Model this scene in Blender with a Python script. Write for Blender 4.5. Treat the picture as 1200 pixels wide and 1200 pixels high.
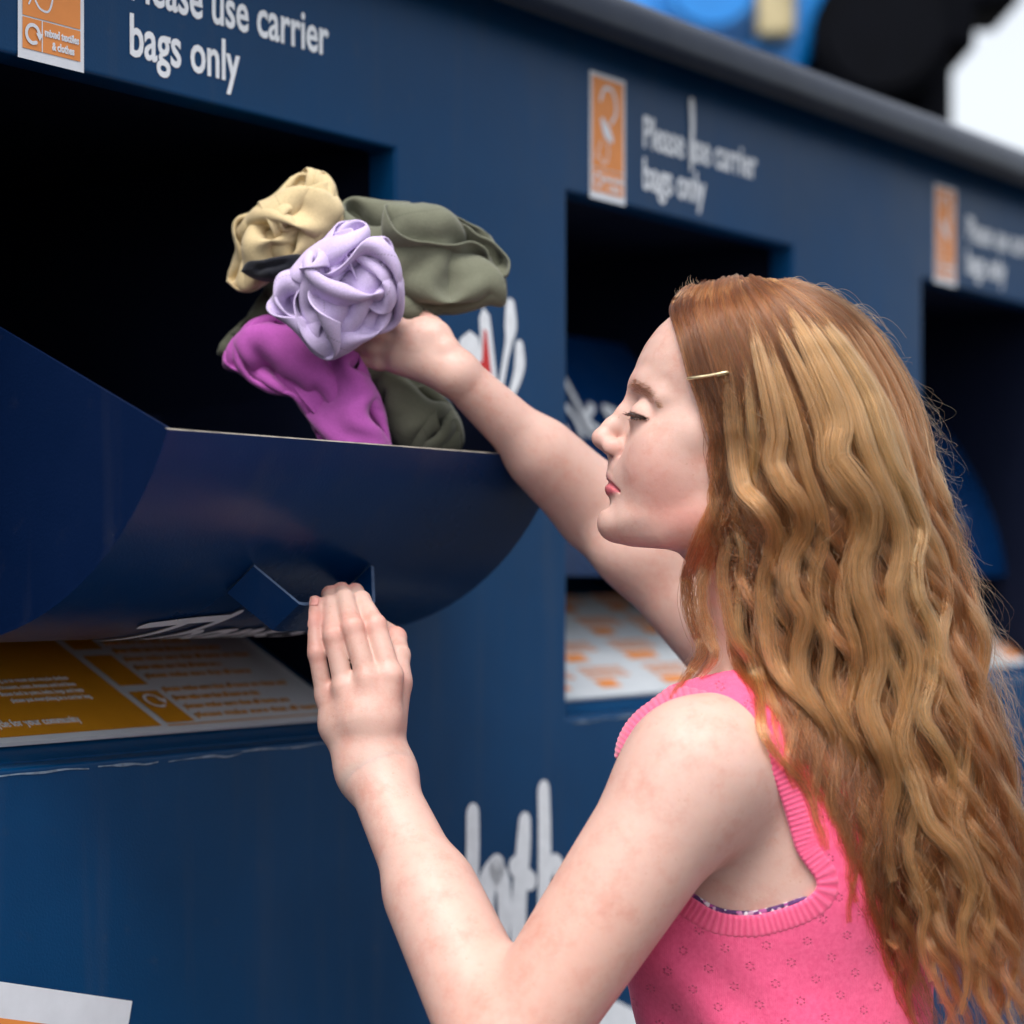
import bpy, bmesh, math, random
import numpy as np
from mathutils import Vector, Matrix

for o in list(bpy.data.objects):
    bpy.data.objects.remove(o)
sc = bpy.context.scene
COL = sc.collection
rng = np.random.default_rng(7)
random.seed(7)

# ------------------------------------------------------------------ camera
CAMZ = 1.41
FPX = 2800.0                      # focal length in pixels of the 1200 px photograph
HOR = 675.0                       # row of the horizon in the photograph
cam_d = bpy.data.cameras.new('camera')
cam_d.sensor_width = 36.0
cam_d.lens = FPX / 1200.0 * 36.0
cam_d.shift_y = (HOR - 600.0) / 1200.0
cam_d.clip_start = 0.05
cam_d.clip_end = 2000.0
cam_d.dof.use_dof = True
cam_d.dof.focus_distance = 2.06
cam_d.dof.aperture_fstop = 3.4
cam = bpy.data.objects.new('camera', cam_d)
COL.objects.link(cam)
cam.location = (0, 0, CAMZ)
cam.rotation_euler = (math.radians(90), 0, 0)
sc.camera = cam

# ------------------------------------------------------------------ sky, sun, exposure (bright overcast day)
SUN_EL, SUN_AZ = math.radians(58), math.radians(196)   # azimuth clockwise from +Y: from behind the camera, a little to the left
w = bpy.data.worlds.new('World')
sc.world = w
w.use_nodes = True
nt = w.node_tree
nt.nodes.clear()
sky = nt.nodes.new('ShaderNodeTexSky')
sky.sky_type = 'NISHITA'
sky.sun_disc = False
sky.sun_elevation = SUN_EL
sky.sun_rotation = SUN_AZ
sky.air_density = 1.0
sky.dust_density = 4.0
sky.ozone_density = 1.0
hsv = nt.nodes.new('ShaderNodeHueSaturation')
hsv.inputs['Saturation'].default_value = 0.30
bg = nt.nodes.new('ShaderNodeBackground')
bg.inputs['Strength'].default_value = 0.15
wo = nt.nodes.new('ShaderNodeOutputWorld')
nt.links.new(sky.outputs[0], hsv.inputs['Color'])
nt.links.new(hsv.outputs[0], bg.inputs['Color'])
nt.links.new(bg.outputs[0], wo.inputs['Surface'])

sun_d = bpy.data.lights.new('sun', 'SUN')
sun_d.energy = 1.25
sun_d.angle = math.radians(25)
sun_d.color = (1.0, 0.97, 0.93)
sun = bpy.data.objects.new('sun', sun_d)
COL.objects.link(sun)
sdir = Vector((math.sin(SUN_AZ) * math.cos(SUN_EL), math.cos(SUN_AZ) * math.cos(SUN_EL), math.sin(SUN_EL)))
sun.rotation_euler = sdir.to_track_quat('Z', 'Y').to_euler()
sun.location = sdir * 20

sc.view_settings.view_transform = 'Standard'
sc.view_settings.look = 'None'
sc.view_settings.gamma = 1.0
sc.view_settings.use_curve_mapping = False
sc.view_settings.exposure = 0.86
sc.cycles.use_denoising = True
sc.cycles.max_bounces = 5
sc.cycles.diffuse_bounces = 3
sc.cycles.glossy_bounces = 3
sc.cycles.transmission_bounces = 4
sc.cycles.transparent_max_bounces = 8

# ------------------------------------------------------------------ helpers
def P(x, y, Y):
    """world point of photo pixel (x, y) at depth Y"""
    return np.array([(x - 600.0) * Y / FPX, Y, CAMZ + (HOR - y) * Y / FPX])

def tag(o, label=None, cat=None, group=None, kind=None):
    if label: o['label'] = label
    if cat: o['category'] = cat
    if group: o['group'] = group
    if kind: o['kind'] = kind
    return o

def empty(name, loc=(0, 0, 0), parent=None, rz=0.0):
    o = bpy.data.objects.new(name, None)
    o.empty_display_size = 0.1
    COL.objects.link(o)
    o.location = loc
    o.rotation_euler = (0, 0, rz)
    if parent: o.parent = parent
    return o

def link(name, me, mats=None, parent=None, smooth=True):
    o = bpy.data.objects.new(name, me)
    COL.objects.link(o)
    if parent is not None: o.parent = parent
    if mats is not None:
        for m in (mats if isinstance(mats, (list, tuple)) else [mats]):
            me.materials.append(m)
    if smooth and hasattr(me, 'polygons') and len(me.polygons):
        me.polygons.foreach_set('use_smooth', np.ones(len(me.polygons), bool))
    return o

def mesh_np(name, V, F):
    """V (n,3), F (m,3|4) arrays -> mesh"""
    me = bpy.data.meshes.new(name)
    V = np.asarray(V, np.float32); F = np.asarray(F, np.int32)
    k = F.shape[1]
    me.vertices.add(len(V)); me.vertices.foreach_set('co', V.ravel())
    me.loops.add(F.size); me.loops.foreach_set('vertex_index', F.ravel())
    me.polygons.add(len(F))
    me.polygons.foreach_set('loop_start', np.arange(len(F), dtype=np.int32) * k)
    me.polygons.foreach_set('loop_total', np.full(len(F), k, np.int32))
    me.update(calc_edges=True); me.validate()
    return me

def color_attr(me, name, C):
    a = me.attributes.new(name, 'FLOAT_COLOR', 'POINT')
    if C.shape[1] == 3: C = np.hstack([C, np.ones((len(C), 1))])
    a.data.foreach_set('color', C.astype(np.float32).ravel())

class BM:
    """collects boxes, prisms and strips into ONE mesh"""
    def __init__(s): s.b = bmesh.new()
    def box(s, lo, hi):
        x0, y0, z0 = lo; x1, y1, z1 = hi
        v = [s.b.verts.new(p) for p in ((x0,y0,z0),(x1,y0,z0),(x1,y1,z0),(x0,y1,z0),(x0,y0,z1),(x1,y0,z1),(x1,y1,z1),(x0,y1,z1))]
        for f in ((0,3,2,1),(4,5,6,7),(0,1,5,4),(1,2,6,5),(2,3,7,6),(3,0,4,7)): s.b.faces.new([v[i] for i in f])
        return s
    def prism(s, pts, d):
        """polygon pts (3D) extruded by vector d"""
        a = [s.b.verts.new(p) for p in pts]; c = [s.b.verts.new(Vector(p) + Vector(d)) for p in pts]
        n = len(a)
        s.b.faces.new(a); s.b.faces.new(c[::-1])
        for i in range(n):
            j = (i + 1) % n
            s.b.faces.new((a[i], c[i], c[j], a[j]))
        return s
    def mesh(s, name, bevel=0.0, seg=2):
        bmesh.ops.recalc_face_normals(s.b, faces=s.b.faces[:])
        if bevel:
            es = [e for e in s.b.edges if len(e.link_faces) == 2 and e.calc_face_angle(0) > 0.5]
            bmesh.ops.bevel(s.b, geom=es, offset=bevel, segments=seg, profile=0.5, affect='EDGES')
        me = bpy.data.meshes.new(name); s.b.to_mesh(me); s.b.free()
        return me

def flat(o, ang=35):
    """shade smooth with sharp edges by angle"""
    me = o.data
    me.polygons.foreach_set('use_smooth', np.ones(len(me.polygons), bool))
    me.set_sharp_from_angle(angle=math.radians(ang))
    return o

# ------------------------------------------------------------------ node material helper
def mat(name):
    m = bpy.data.materials.new(name); m.use_nodes = True
    t = m.node_tree
    return m, t, t.nodes['Principled BSDF']

def node(t, typ, **kw):
    n = t.nodes.new(typ)
    for k, v in kw.items():
        if k.startswith('i_'):
            key = k[2:]
            key = int(key) if key.isdigit() else key.replace('_', ' ')
            n.inputs[key].default_value = v
        else: setattr(n, k, v)
    return n

def lk(t, a, b): t.links.new(a, b)

def math_n(t, op, a, b=None, c=None, clamp=False):
    n = t.nodes.new('ShaderNodeMath'); n.operation = op; n.use_clamp = clamp
    for i, v in enumerate((a, b, c)):
        if v is None: continue
        if isinstance(v, (int, float)): n.inputs[i].default_value = v
        else: t.links.new(v, n.inputs[i])
    return n.outputs[0]

def noise(t, vec, scale, detail=3.0, rough=0.5):
    n = node(t, 'ShaderNodeTexNoise'); n.inputs['Scale'].default_value = scale
    n.inputs['Detail'].default_value = detail; n.inputs['Roughness'].default_value = rough
    if vec is not None: lk(t, vec, n.inputs['Vector'])
    return n.outputs['Fac']

def ramp(t, fac, stops):
    r = node(t, 'ShaderNodeValToRGB'); lk(t, fac, r.inputs[0])
    e = r.color_ramp.elements
    while len(e) < len(stops): e.new(0.5)
    for i, (p, c) in enumerate(stops):
        e[i].position = p; e[i].color = (*c, 1) if len(c) == 3 else c
    return r.outputs[0]

def mixc(t, fac, a, b, mode='MIX'):
    n = node(t, 'ShaderNodeMix', data_type='RGBA', blend_type=mode)
    for sock, v in ((n.inputs[0], fac), (n.inputs[6], a), (n.inputs[7], b)):
        if isinstance(v, (int, float)): sock.default_value = v
        elif isinstance(v, tuple): sock.default_value = (*v, 1) if len(v) == 3 else v
        else: lk(t, v, sock)
    return n.outputs[2]

def bump(t, p, h, strength, dist, prev=None):
    b = node(t, 'ShaderNodeBump'); b.inputs['Strength'].default_value = strength
    b.inputs['Distance'].default_value = dist; lk(t, h, b.inputs['Height'])
    if prev is not None: lk(t, prev, b.inputs['Normal'])
    lk(t, b.outputs[0], p.inputs['Normal'])
    return b.outputs[0]

def simple(name, col, rough=0.5, spec=0.5, var=0.12, scale=30, bumpd=0.0, bscale=200, metal=0.0):
    m, t, p = mat(name)
    tc = node(t, 'ShaderNodeTexCoord').outputs['Object']
    n = noise(t, tc, scale, 5)
    c = ramp(t, n, [(0.25, tuple(x * (1 - var) for x in col)), (0.75, tuple(min(1, x * (1 + var)) for x in col))])
    lk(t, c, p.inputs['Base Color'])
    p.inputs['Roughness'].default_value = rough
    p.inputs['Specular IOR Level'].default_value = spec
    p.inputs['Metallic'].default_value = metal
    if bumpd: bump(t, p, noise(t, tc, bscale, 3), 0.6, bumpd)
    return m

def paint_mat(name, col, rough, dust=0.25, streak=True):
    """navy enamel on sheet steel: orange peel, dust, scuffs and scratches"""
    m, t, p = mat(name)
    tc = node(t, 'ShaderNodeTexCoord').outputs['Object']
    n1 = noise(t, tc, 3.2, 6, 0.6)
    n2 = noise(t, tc, 28, 5, 0.65)
    mp = node(t, 'ShaderNodeMapping'); lk(t, tc, mp.inputs[0]); mp.inputs['Scale'].default_value = (22, 22, 1.6)
    n3 = noise(t, mp.outputs[0], 1.0, 6, 0.6)
    c = ramp(t, n1, [(0.3, tuple(x * 0.86 for x in col)), (0.7, tuple(x * 1.15 for x in col))])
    dirt = (0.10, 0.095, 0.085)
    f = math_n(t, 'MULTIPLY', ramp(t, n3, [(0.52, (0, 0, 0)), (0.85, (1, 1, 1))]), dust * 0.5)
    c = mixc(t, f, c, dirt)
    f2 = math_n(t, 'MULTIPLY', ramp(t, n2, [(0.60, (0, 0, 0)), (0.78, (1, 1, 1))]), dust * 0.35)
    c = mixc(t, f2, c, dirt)
    # fine pale nicks
    vo = node(t, 'ShaderNodeTexVoronoi'); vo.inputs['Scale'].default_value = 85; lk(t, tc, vo.inputs['Vector'])
    fl = math_n(t, 'MULTIPLY', ramp(t, vo.outputs['Distance'], [(0.03, (1, 1, 1)), (0.06, (0, 0, 0))]), ramp(t, noise(t, tc, 9, 3), [(0.56, (0, 0, 0)), (0.66, (0.35, 0.35, 0.35))]))
    c = mixc(t, fl, c, (0.25, 0.27, 0.30))
    lk(t, c, p.inputs['Base Color'])
    r = ramp(t, n1, [(0.25, (rough * 0.8,) * 3), (0.8, (rough * 1.25,) * 3)])
    lk(t, r, p.inputs['Roughness'])
    p.inputs['Specular IOR Level'].default_value = 0.17
    b1 = bump(t, p, noise(t, tc, 420, 2, 0.5), 0.25, 0.0006)
    bump(t, p, noise(t, tc, 5, 2, 0.5), 0.25, 0.01, b1)
    return m
# ------------------------------------------------------------------ ground
gm, gt, gp = mat('asphalt')
gtc = node(gt, 'ShaderNodeTexCoord').outputs['Object']
lk(gt, ramp(gt, noise(gt, gtc, 60, 6, 0.7), [(0.3, (0.045, 0.045, 0.047)), (0.7, (0.10, 0.098, 0.095))]), gp.inputs['Base Color'])
gp.inputs['Roughness'].default_value = 0.9
bump(gt, gp, noise(gt, gtc, 150, 4), 0.6, 0.004)
gb = BM(); gb.b.faces.new([gb.b.verts.new(p) for p in ((-600, -600, 0), (600, -600, 0), (600, 600, 0), (-600, 600, 0))])
tag(link('ground', gb.mesh('ground'), gm, smooth=False), 'dark grey asphalt ground of the recycling yard', kind='structure')

# ------------------------------------------------------------------ recycling container
NAVY = (0.0002, 0.040, 0.122)
M_wall = paint_mat('navy_wall_paint', NAVY, 0.38, 0.34)
M_drum = paint_mat('navy_drum_paint', (0.0003, 0.024, 0.096), 0.30, 0.24)
M_plate = paint_mat('navy_shaded_plate', (0.0004, 0.006, 0.030), 0.42, 0.2)  # drum paint again, darkened in colour for its shaded ends
M_in = paint_mat('navy_shaded_inner', (0.002, 0.005, 0.020), 0.65, 0.05)  # the navy taken near black, standing for the shade inside the chutes
M_edge = simple('bare_worn_edge', (0.22, 0.20, 0.17), 0.6, 0.4, 0.5, 60)
M_roof = paint_mat('dark_roof_paint', (0.0015, 0.006, 0.018), 0.20, 0.04)
M_white = simple('white_vinyl', (0.72, 0.75, 0.80), 0.45, 0.4, 0.06, 40)
M_whitep = simple('worn_white_paint', (0.84, 0.87, 0.91), 0.5, 0.4, 0.10, 60)
M_orange = simple('orange_vinyl', (0.78, 0.27, 0.06), 0.45, 0.4, 0.07, 30)
M_amber = simple('amber_vinyl', (0.62, 0.26, 0.012), 0.42, 0.4, 0.08, 20)
M_board = simple('white_board', (0.60, 0.64, 0.68), 0.4, 0.5, 0.05, 25)
M_red = simple('red_vinyl', (0.62, 0.02, 0.02), 0.45, 0.4, 0.06, 30)
M_green = simple('green_vinyl', (0.0, 0.22, 0.12), 0.45, 0.4, 0.06, 30)

WX, WY = -0.452, 2.013
ANG = math.atan2(0.827, 0.561)
bank = empty('recycling_container', (WX, WY, 0), rz=ANG)
tag(bank, 'long navy blue steel clothes recycling container with a row of chute openings', 'container')
Z = CAMZ
OPS = [(-0.019, 0.589), (0.919, 1.485), (1.902, 2.470)]
ZB, ZT = Z - 0.165, Z + 0.447
XL, XR = -0.95, 3.3

def front_panel():
    xs = [XL] + [v for o in OPS for v in o] + [XR]
    zs = [0.12, ZB, ZT, Z + 0.66]
    b = bmesh.new(); vg = {}
    def V(x, y, z):
        k = (round(x, 5), round(y, 5), round(z, 5))
        if k not in vg: vg[k] = b.verts.new((x, y, z))
        return vg[k]
    for i in range(len(xs) - 1):
        for j in range(3):
            if j == 1 and i % 2 == 1: continue
            b.faces.new([V(xs[i], 0, zs[j]), V(xs[i+1], 0, zs[j]), V(xs[i+1], 0, zs[j+1]), V(xs[i], 0, zs[j+1])])
    r, d = 0.0045, 0.035          # folded-in flange with a rolled edge
    for x0, x1 in OPS:
        ring = [(x0, ZB), (x1, ZB), (x1, ZT), (x0, ZT)]
        for k in range(4):
            (ax, az), (cx, cz) = ring[k], ring[(k+1) % 4]
            b.faces.new([V(ax, 0, az), V(ax, d, az), V(cx, d, cz), V(cx, 0, cz)])
    bmesh.ops.recalc_face_normals(b, faces=b.faces[:])
    if sum(f.normal.y for f in b.faces if abs(f.normal.y) > .9) > 0: bmesh.ops.reverse_faces(b, faces=b.faces[:])
    es = [e for e in b.edges if len(e.link_faces) == 2 and e.calc_face_angle(0) > 0.5]
    bmesh.ops.bevel(b, geom=es, offset=r, segments=3, profile=0.5, affect='EDGES')
    me = bpy.data.meshes.new('front_panel'); b.to_mesh(me); b.free()
    return flat(link('front_panel', me, M_wall, bank))
front_panel()

DEP = 1.15
sh = BM()
sh.prism([(XL, 0.004, 0.12), (XL, DEP, 0.12), (XL, DEP, Z + 0.655), (XL, 0.004, Z + 0.655)], (0.012, 0, 0))
link('end_wall', sh.mesh('end_wall'), M_wall, bank, smooth=False)
sh = BM(); sh.box((XR - 0.012, 0.004, 0.12), (XR, DEP, Z + 0.655)); link('end_wall', sh.mesh('end_wall'), M_wall, bank, smooth=False)
sh = BM(); sh.box((XL + 0.013, DEP - 0.012, 0.12), (XR - 0.013, DEP, Z + 0.655)); link('back_wall', sh.mesh('back_wall'), M_wall, bank, smooth=False)
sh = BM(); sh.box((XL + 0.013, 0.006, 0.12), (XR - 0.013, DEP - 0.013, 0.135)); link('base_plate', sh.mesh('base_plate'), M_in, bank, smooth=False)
for x in (XL + 0.3, XR - 0.5, 1.2):
    for y in (0.12, DEP - 0.26):
        sh = BM(); sh.box((x, y, 0.0), (x + 0.16, y + 0.14, 0.119)); link('foot', sh.mesh('foot', 0.006), M_roof, bank, smooth=False)
# roof sheet and rolled eave
sh = BM(); sh.box((XL - 0.05, -0.012, Z + 0.672), (XR + 0.05, DEP + 0.05, Z + 0.692)); link('roof', sh.mesh('roof', 0.004), M_roof, bank, smooth=False)
def eave():
    pts = [(0.0, 0.655), (-0.030, 0.628), (-0.050, 0.618), (-0.056, 0.624), (-0.058, 0.640), (-0.056, 0.656), (-0.047, 0.672), (-0.032, 0.682), (-0.014, 0.684), (0.0, 0.684)]
    b = BM(); b.prism([(XL - 0.05, y, Z + z) for y, z in pts], (XR - XL + 0.10, 0, 0))
    o = flat(link('eave', b.mesh('eave'), M_roof, bank), 50)
eave()

def chamber(x0, x1):
    b = BM()
    y0 = 0.036
    for X in ((x0 - 0.020, x0 - 0.012), (x1 + 0.012, x1 + 0.020)):
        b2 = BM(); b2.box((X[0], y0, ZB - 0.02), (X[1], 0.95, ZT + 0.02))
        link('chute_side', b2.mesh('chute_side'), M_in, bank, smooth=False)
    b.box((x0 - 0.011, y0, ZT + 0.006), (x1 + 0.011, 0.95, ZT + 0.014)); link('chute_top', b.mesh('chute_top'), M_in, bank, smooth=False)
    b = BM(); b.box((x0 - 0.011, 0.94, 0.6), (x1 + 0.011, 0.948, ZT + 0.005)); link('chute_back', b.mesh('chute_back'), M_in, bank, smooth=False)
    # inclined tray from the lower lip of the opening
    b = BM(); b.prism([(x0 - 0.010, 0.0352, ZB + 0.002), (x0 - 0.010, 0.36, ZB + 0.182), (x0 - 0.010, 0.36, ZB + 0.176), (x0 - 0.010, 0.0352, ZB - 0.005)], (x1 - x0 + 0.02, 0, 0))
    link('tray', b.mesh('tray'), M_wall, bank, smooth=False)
for o in OPS: chamber(*o)

# ---- lettering helpers -------------------------------------------------
def text_mesh(s, size=1.0, extr=0.0, xscale=1.0, bold=0.0):
    c = bpy.data.curves.new('txt', 'FONT'); c.body = s; c.size = size; c.extrude = extr; c.offset = bold
    c.resolution_u = 3
    o = bpy.data.objects.new('txt', c); COL.objects.link(o)
    bpy.context.view_layer.update()
    dg = bpy.context.evaluated_depsgraph_get()
    me = bpy.data.meshes.new_from_object(o.evaluated_get(dg))
    bpy.data.objects.remove(o); bpy.data.curves.remove(c)
    me.transform(Matrix.Diagonal((xscale, 1, 1, 1)))
    return me

def place(me, origin, ux, uy):
    """mesh drawn in its xy plane -> origin + x*ux + y*uy (+ z*normal)"""
    ux, uy = Vector(ux), Vector(uy); n = ux.cross(uy).normalized()
    M = Matrix(((ux.x, uy.x, n.x, origin[0]), (ux.y, uy.y, n.y, origin[1]), (ux.z, uy.z, n.z, origin[2]), (0, 0, 0, 1)))
    me.transform(M)
    return me

def text(name, s, origin, ux, uy, size, m, parent, width=None, bold=0.0, xscale=1.0):
    me = text_mesh(s, size, 0.0003, xscale, bold)
    if width:
        co = np.empty(len(me.vertices) * 3, np.float32); me.vertices.foreach_get('co', co)
        wd = co[0::3].max() - co[0::3].min()
        me.transform(Matrix.Diagonal((width / wd, 1, 1, 1)))
    place(me, origin, ux, uy)
    return link(name, me, m, parent, smooth=False)

def catmull(pts, n=8):
    pts = np.asarray(pts, float); out = []
    Q = np.vstack([2 * pts[0] - pts[1], pts, 2 * pts[-1] - pts[-2]])
    for i in range(1, len(Q) - 2):
        p0, p1, p2, p3 = Q[i-1], Q[i], Q[i+1], Q[i+2]
        for t in np.arange(n) / n:
            out.append(0.5 * ((2*p1) + (-p0+p2)*t + (2*p0-5*p1+4*p2-p3)*t*t + (-p0+3*p1-3*p2+p3)*t**3))
    out.append(pts[-1])
    return np.array(out)

def stroke_mesh(strokes, th=0.0006):
    """brush strokes: each a list of (x, y, halfwidth); flat ribbons with rounded ends"""
    b = bmesh.new()
    for k, st in enumerate(strokes):
        c = catmull(st, 7); n = len(c)
        tg = np.gradient(c[:, :2], axis=0); tg /= np.linalg.norm(tg, axis=1)[:, None] + 1e-9
        nr = np.stack([-tg[:, 1], tg[:, 0]], 1)
        z = th * (1 + 0.25 * k)
        L = [c[i, :2] + nr[i] * c[i, 2] for i in range(n)]; R = [c[i, :2] - nr[i] * c[i, 2] for i in range(n)]
        def cap(ctr, r, t0):
            a0 = math.atan2(t0[1], t0[0])
            return [ctr + r * np.array([math.cos(a0 + a), math.sin(a0 + a)]) for a in np.linspace(-math.pi/2, math.pi/2, 7)[1:-1]]
        poly = R + cap(c[-1, :2], c[-1, 2], tg[-1]) + L[::-1] + cap(c[0, :2], c[0, 2], -tg[0])
        # triangulated as strip + caps to stay valid for bends
        vl = [b.verts.new((*p, z)) for p in L]; vr = [b.verts.new((*p, z)) for p in R]
        for i in range(n - 1): b.faces.new((vr[i], vr[i+1], vl[i+1], vl[i]))
        e = [b.verts.new((*p, z)) for p in cap(c[-1, :2], c[-1, 2], tg[-1])]
        b.faces.new([vr[-1]] + e + [vl[-1]])
        e = [b.verts.new((*p, z)) for p in cap(c[0, :2], c[0, 2], -tg[0])]
        b.faces.new([vl[0]] + e + [vr[0]])
    me = bpy.data.meshes.new('strokes'); b.to_mesh(me); b.free()
    return me

def quad(name, origin, ux, uy, x0, y0, x1, y1, lift, m, parent, r=0.0):
    """thin rectangle sheet (rounded corners r) on a plane"""
    b = bmesh.new()
    if r:
        pts = []
        for cx, cy, a in ((x1 - r, y0 + r, -90), (x1 - r, y1 - r, 0), (x0 + r, y1 - r, 90), (x0 + r, y0 + r, 180)):
            for k in range(5):
                q = math.radians(a + 22.5 * k); pts.append((cx + r * math.cos(q), cy + r * math.sin(q)))
    else: pts = [(x0, y0), (x1, y0), (x1, y1), (x0, y1)]
    b.faces.new([b.verts.new((x, y, lift)) for x, y in pts])
    me = bpy.data.meshes.new(name); b.to_mesh(me); b.free()
    place(me, origin, ux, uy)
    return link(name, me, m, parent, smooth=False)

def arrow_loop(r, wd):
    """recycling arrow: open ring with arrow head"""
    st = [[(r * math.cos(a), r * math.sin(a), wd) for a in np.linspace(math.radians(300), math.radians(15), 9)]]
    me = stroke_mesh(st)
    b = bmesh.new(); b.from_mesh(me)
    c = Vector((r, 0.1 * r, 0.0008))
    b.faces.new([b.verts.new((r * 0.45, r * 0.22, 0.0008)), b.verts.new((r * 1.0, -r * 0.62, 0.0008)), b.verts.new((r * 1.55, r * 0.22, 0.0008))])
    b.to_mesh(me); b.free()
    return me

M_scuff = simple('scuffed_bare_paint', (0.16, 0.22, 0.30), 0.6, 0.3, 0.5, 120)
UX, UY = (1, 0, 0), (0, 0, 1)     # lettering plane of the front panel (faces -y)
PR = -0.0007
def wall_sticker(tx, word):
    """orange recycling sticker with white border, lower edge on the opening"""
    O = (tx, PR, ZT - 0.001)
    s = quad('sticker', O, UX, UY, 0, 0, 0.080, 0.150, 0, M_white, bank)
    for x0, y0, x1, y1 in ((0.005, 0.009, 0.075, 0.036), (0.005, 0.0375, 0.075, 0.145)):
        quad('orange_field', O, UX, UY, x0, y0, x1, y1, 0.0006, M_orange, s)
    quad('divider', O, UX, UY, 0.0275, 0.009, 0.0287, 0.036, 0.0009, M_white, s)
    me = arrow_loop(0.0078, 0.0016); place(me, (tx + 0.0165, PR - 0.0009, ZT + 0.0215), UX, UY); link('recycling_arrow', me, M_white, s, smooth=False)
    if word:
        text('lettering', 'mixed textiles', (tx + 0.031, PR - 0.001, ZT + 0.0225), UX, UY, 0.0098, M_white, s, 0.0415, 0.0003)
        text('lettering', '& clothes', (tx + 0.040, PR - 0.001, ZT + 0.0120), UX, UY, 0.0098, M_white, s, 0.027, 0.0003)
    # upper field: outlined garment and loop
    st = [[(0.020, 0.052, 0.001), (0.026, 0.046, 0.001), (0.036, 0.046, 0.001), (0.041, 0.060, 0.001), (0.038, 0.070, 0.001)],
          [(0.012, 0.048, 0.0009), (0.020, 0.062, 0.0009), (0.024, 0.070, 0.0009)],
          [(0.022, 0.118, 0.0022), (0.030, 0.132, 0.0022), (0.046, 0.134, 0.0022), (0.056, 0.122, 0.0022), (0.056, 0.106, 0.0022), (0.046, 0.094, 0.0022)],
          [(0.026, 0.094, 0.004), (0.036, 0.082, 0.008), (0.046, 0.074, 0.004)]]
    me = stroke_mesh(st, 0.0009); place(me, O, UX, UY); link('garment_symbol', me, M_white, s, smooth=False)
    return s
def wall_words(tx):
    g = text('lettering', 'bags only', (tx, PR, ZT + 0.026), UX, UY, 0.0545, M_whitep, bank, 0.152, 0.0009)
    text('lettering', 'Please use carrier', (tx, PR, ZT + 0.077), UX, UY, 0.0545, M_whitep, bank, 0.288, 0.0009)
for k, tx in enumerate((0.048, 0.967, 1.945)):
    wall_sticker(tx, True); wall_words(tx + 0.137 if k == 0 else tx + 0.121)
# rust-and-bare-metal drip over the second lettering
me = stroke_mesh([[(0, 0, 0.006), (0.002, -0.03, 0.005), (0.0, -0.055, 0.0045), (-0.001, -0.085, 0.003)]])
place(me, (1.205, PR - 0.001, ZT + 0.150), UX, UY); link('paint_drip', me, M_whitep, bank, smooth=False)

# white brush lettering and emblem on the post between the first two openings
def brush(name, strokes, m, ox=0, oz=0, lift=0.0, sc_=1.0):
    me = stroke_mesh([[(x, z, r) for x, z, r in s] for s in strokes], 0.0004)
    place(me, (ox, PR - lift, Z + oz), UX, UY)
    return link(name, me, m, bank, smooth=False)
brush('lettering', [[(0.800, 0.302, 0.009), (0.801, 0.280, 0.0115), (0.797, 0.262, 0.007), (0.790, 0.240, 0.0052), (0.782, 0.212, 0.005), (0.778, 0.192, 0.007)],
                    [(0.818, 0.258, 0.008), (0.819, 0.240, 0.010), (0.813, 0.222, 0.008), (0.799, 0.200, 0.0055), (0.784, 0.186, 0.005)]], M_whitep)
def poly_plate(name, pts, m, lift):
    b = bmesh.new(); b.faces.new([b.verts.new((x, PR - lift, Z + z)) for x, z in pts])
    me = bpy.data.meshes.new(name); b.to_mesh(me); b.free()
    return link(name, me, m, bank, smooth=False)
em = [(0.715, 0.150), (0.695, 0.200), (0.694, 0.235), (0.704, 0.258), (0.722, 0.268), (0.738, 0.262), (0.743, 0.250), (0.740, 0.284), (0.748, 0.296), (0.760, 0.288), (0.772, 0.230), (0.782, 0.170), (0.78, 0.13), (0.75, 0.12)]
poly_plate('emblem', em, M_whitep, 0.0)
poly_plate('emblem', [(0.718, 0.160), (0.707, 0.205), (0.708, 0.226), (0.720, 0.240), (0.732, 0.232), (0.745, 0.236), (0.748, 0.272), (0.7535, 0.270), (0.7660, 0.205), (0.772, 0.140), (0.74, 0.135)], M_red, 0.0008)
poly_plate('emblem', [(0.737, 0.150), (0.738, 0.196), (0.744, 0.206), (0.752, 0.206), (0.757, 0.180), (0.757, 0.150)], M_green, 0.0016)
# "Clothes" in brush capitals low on the post
brush('lettering', [[(0.655, -0.29, 0.010), (0.635, -0.275, 0.011), (0.622, -0.31, 0.012), (0.63, -0.36, 0.012), (0.66, -0.37, 0.010)]], M_whitep)
brush('lettering', [[(0.727, -0.260, 0.012), (0.727, -0.300, 0.0125), (0.724, -0.345, 0.013), (0.722, -0.385, 0.013)]], M_whitep)
brush('lettering', [[(0.772, -0.325, 0.017), (0.755, -0.340, 0.018), (0.750, -0.372, 0.018), (0.758, -0.410, 0.014), (0.776, -0.414, 0.014), (0.788, -0.385, 0.0135), (0.786, -0.345, 0.014), (0.772, -0.325, 0.014)]], M_whitep)
brush('lettering', [[(0.829, -0.278, 0.012), (0.826, -0.310, 0.0145), (0.818, -0.365, 0.015), (0.816, -0.42, 0.016)],
                    [(0.808, -0.325, 0.011), (0.825, -0.337, 0.012), (0.842, -0.346, 0.011)]], M_whitep)
brush('lettering', [[(0.868, -0.245, 0.012), (0.870, -0.300, 0.013), (0.870, -0.380, 0.014)],
                    [(0.872, -0.345, 0.010), (0.890, -0.330, 0.011), (0.905, -0.350, 0.012), (0.905, -0.40, 0.012)]], M_whitep)
brush('lettering', [[(0.832, -0.50, 0.025), (0.830, -0.44, 0.022), (0.850, -0.405, 0.018), (0.885, -0.41, 0.02), (0.91, -0.45, 0.024), (0.90, -0.49, 0.028)]], M_whitep, lift=0.001)
brush('lettering', [[(0.93, -0.56, 0.03), (0.985, -0.535, 0.034), (1.05, -0.55, 0.03)]], M_whitep)
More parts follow.
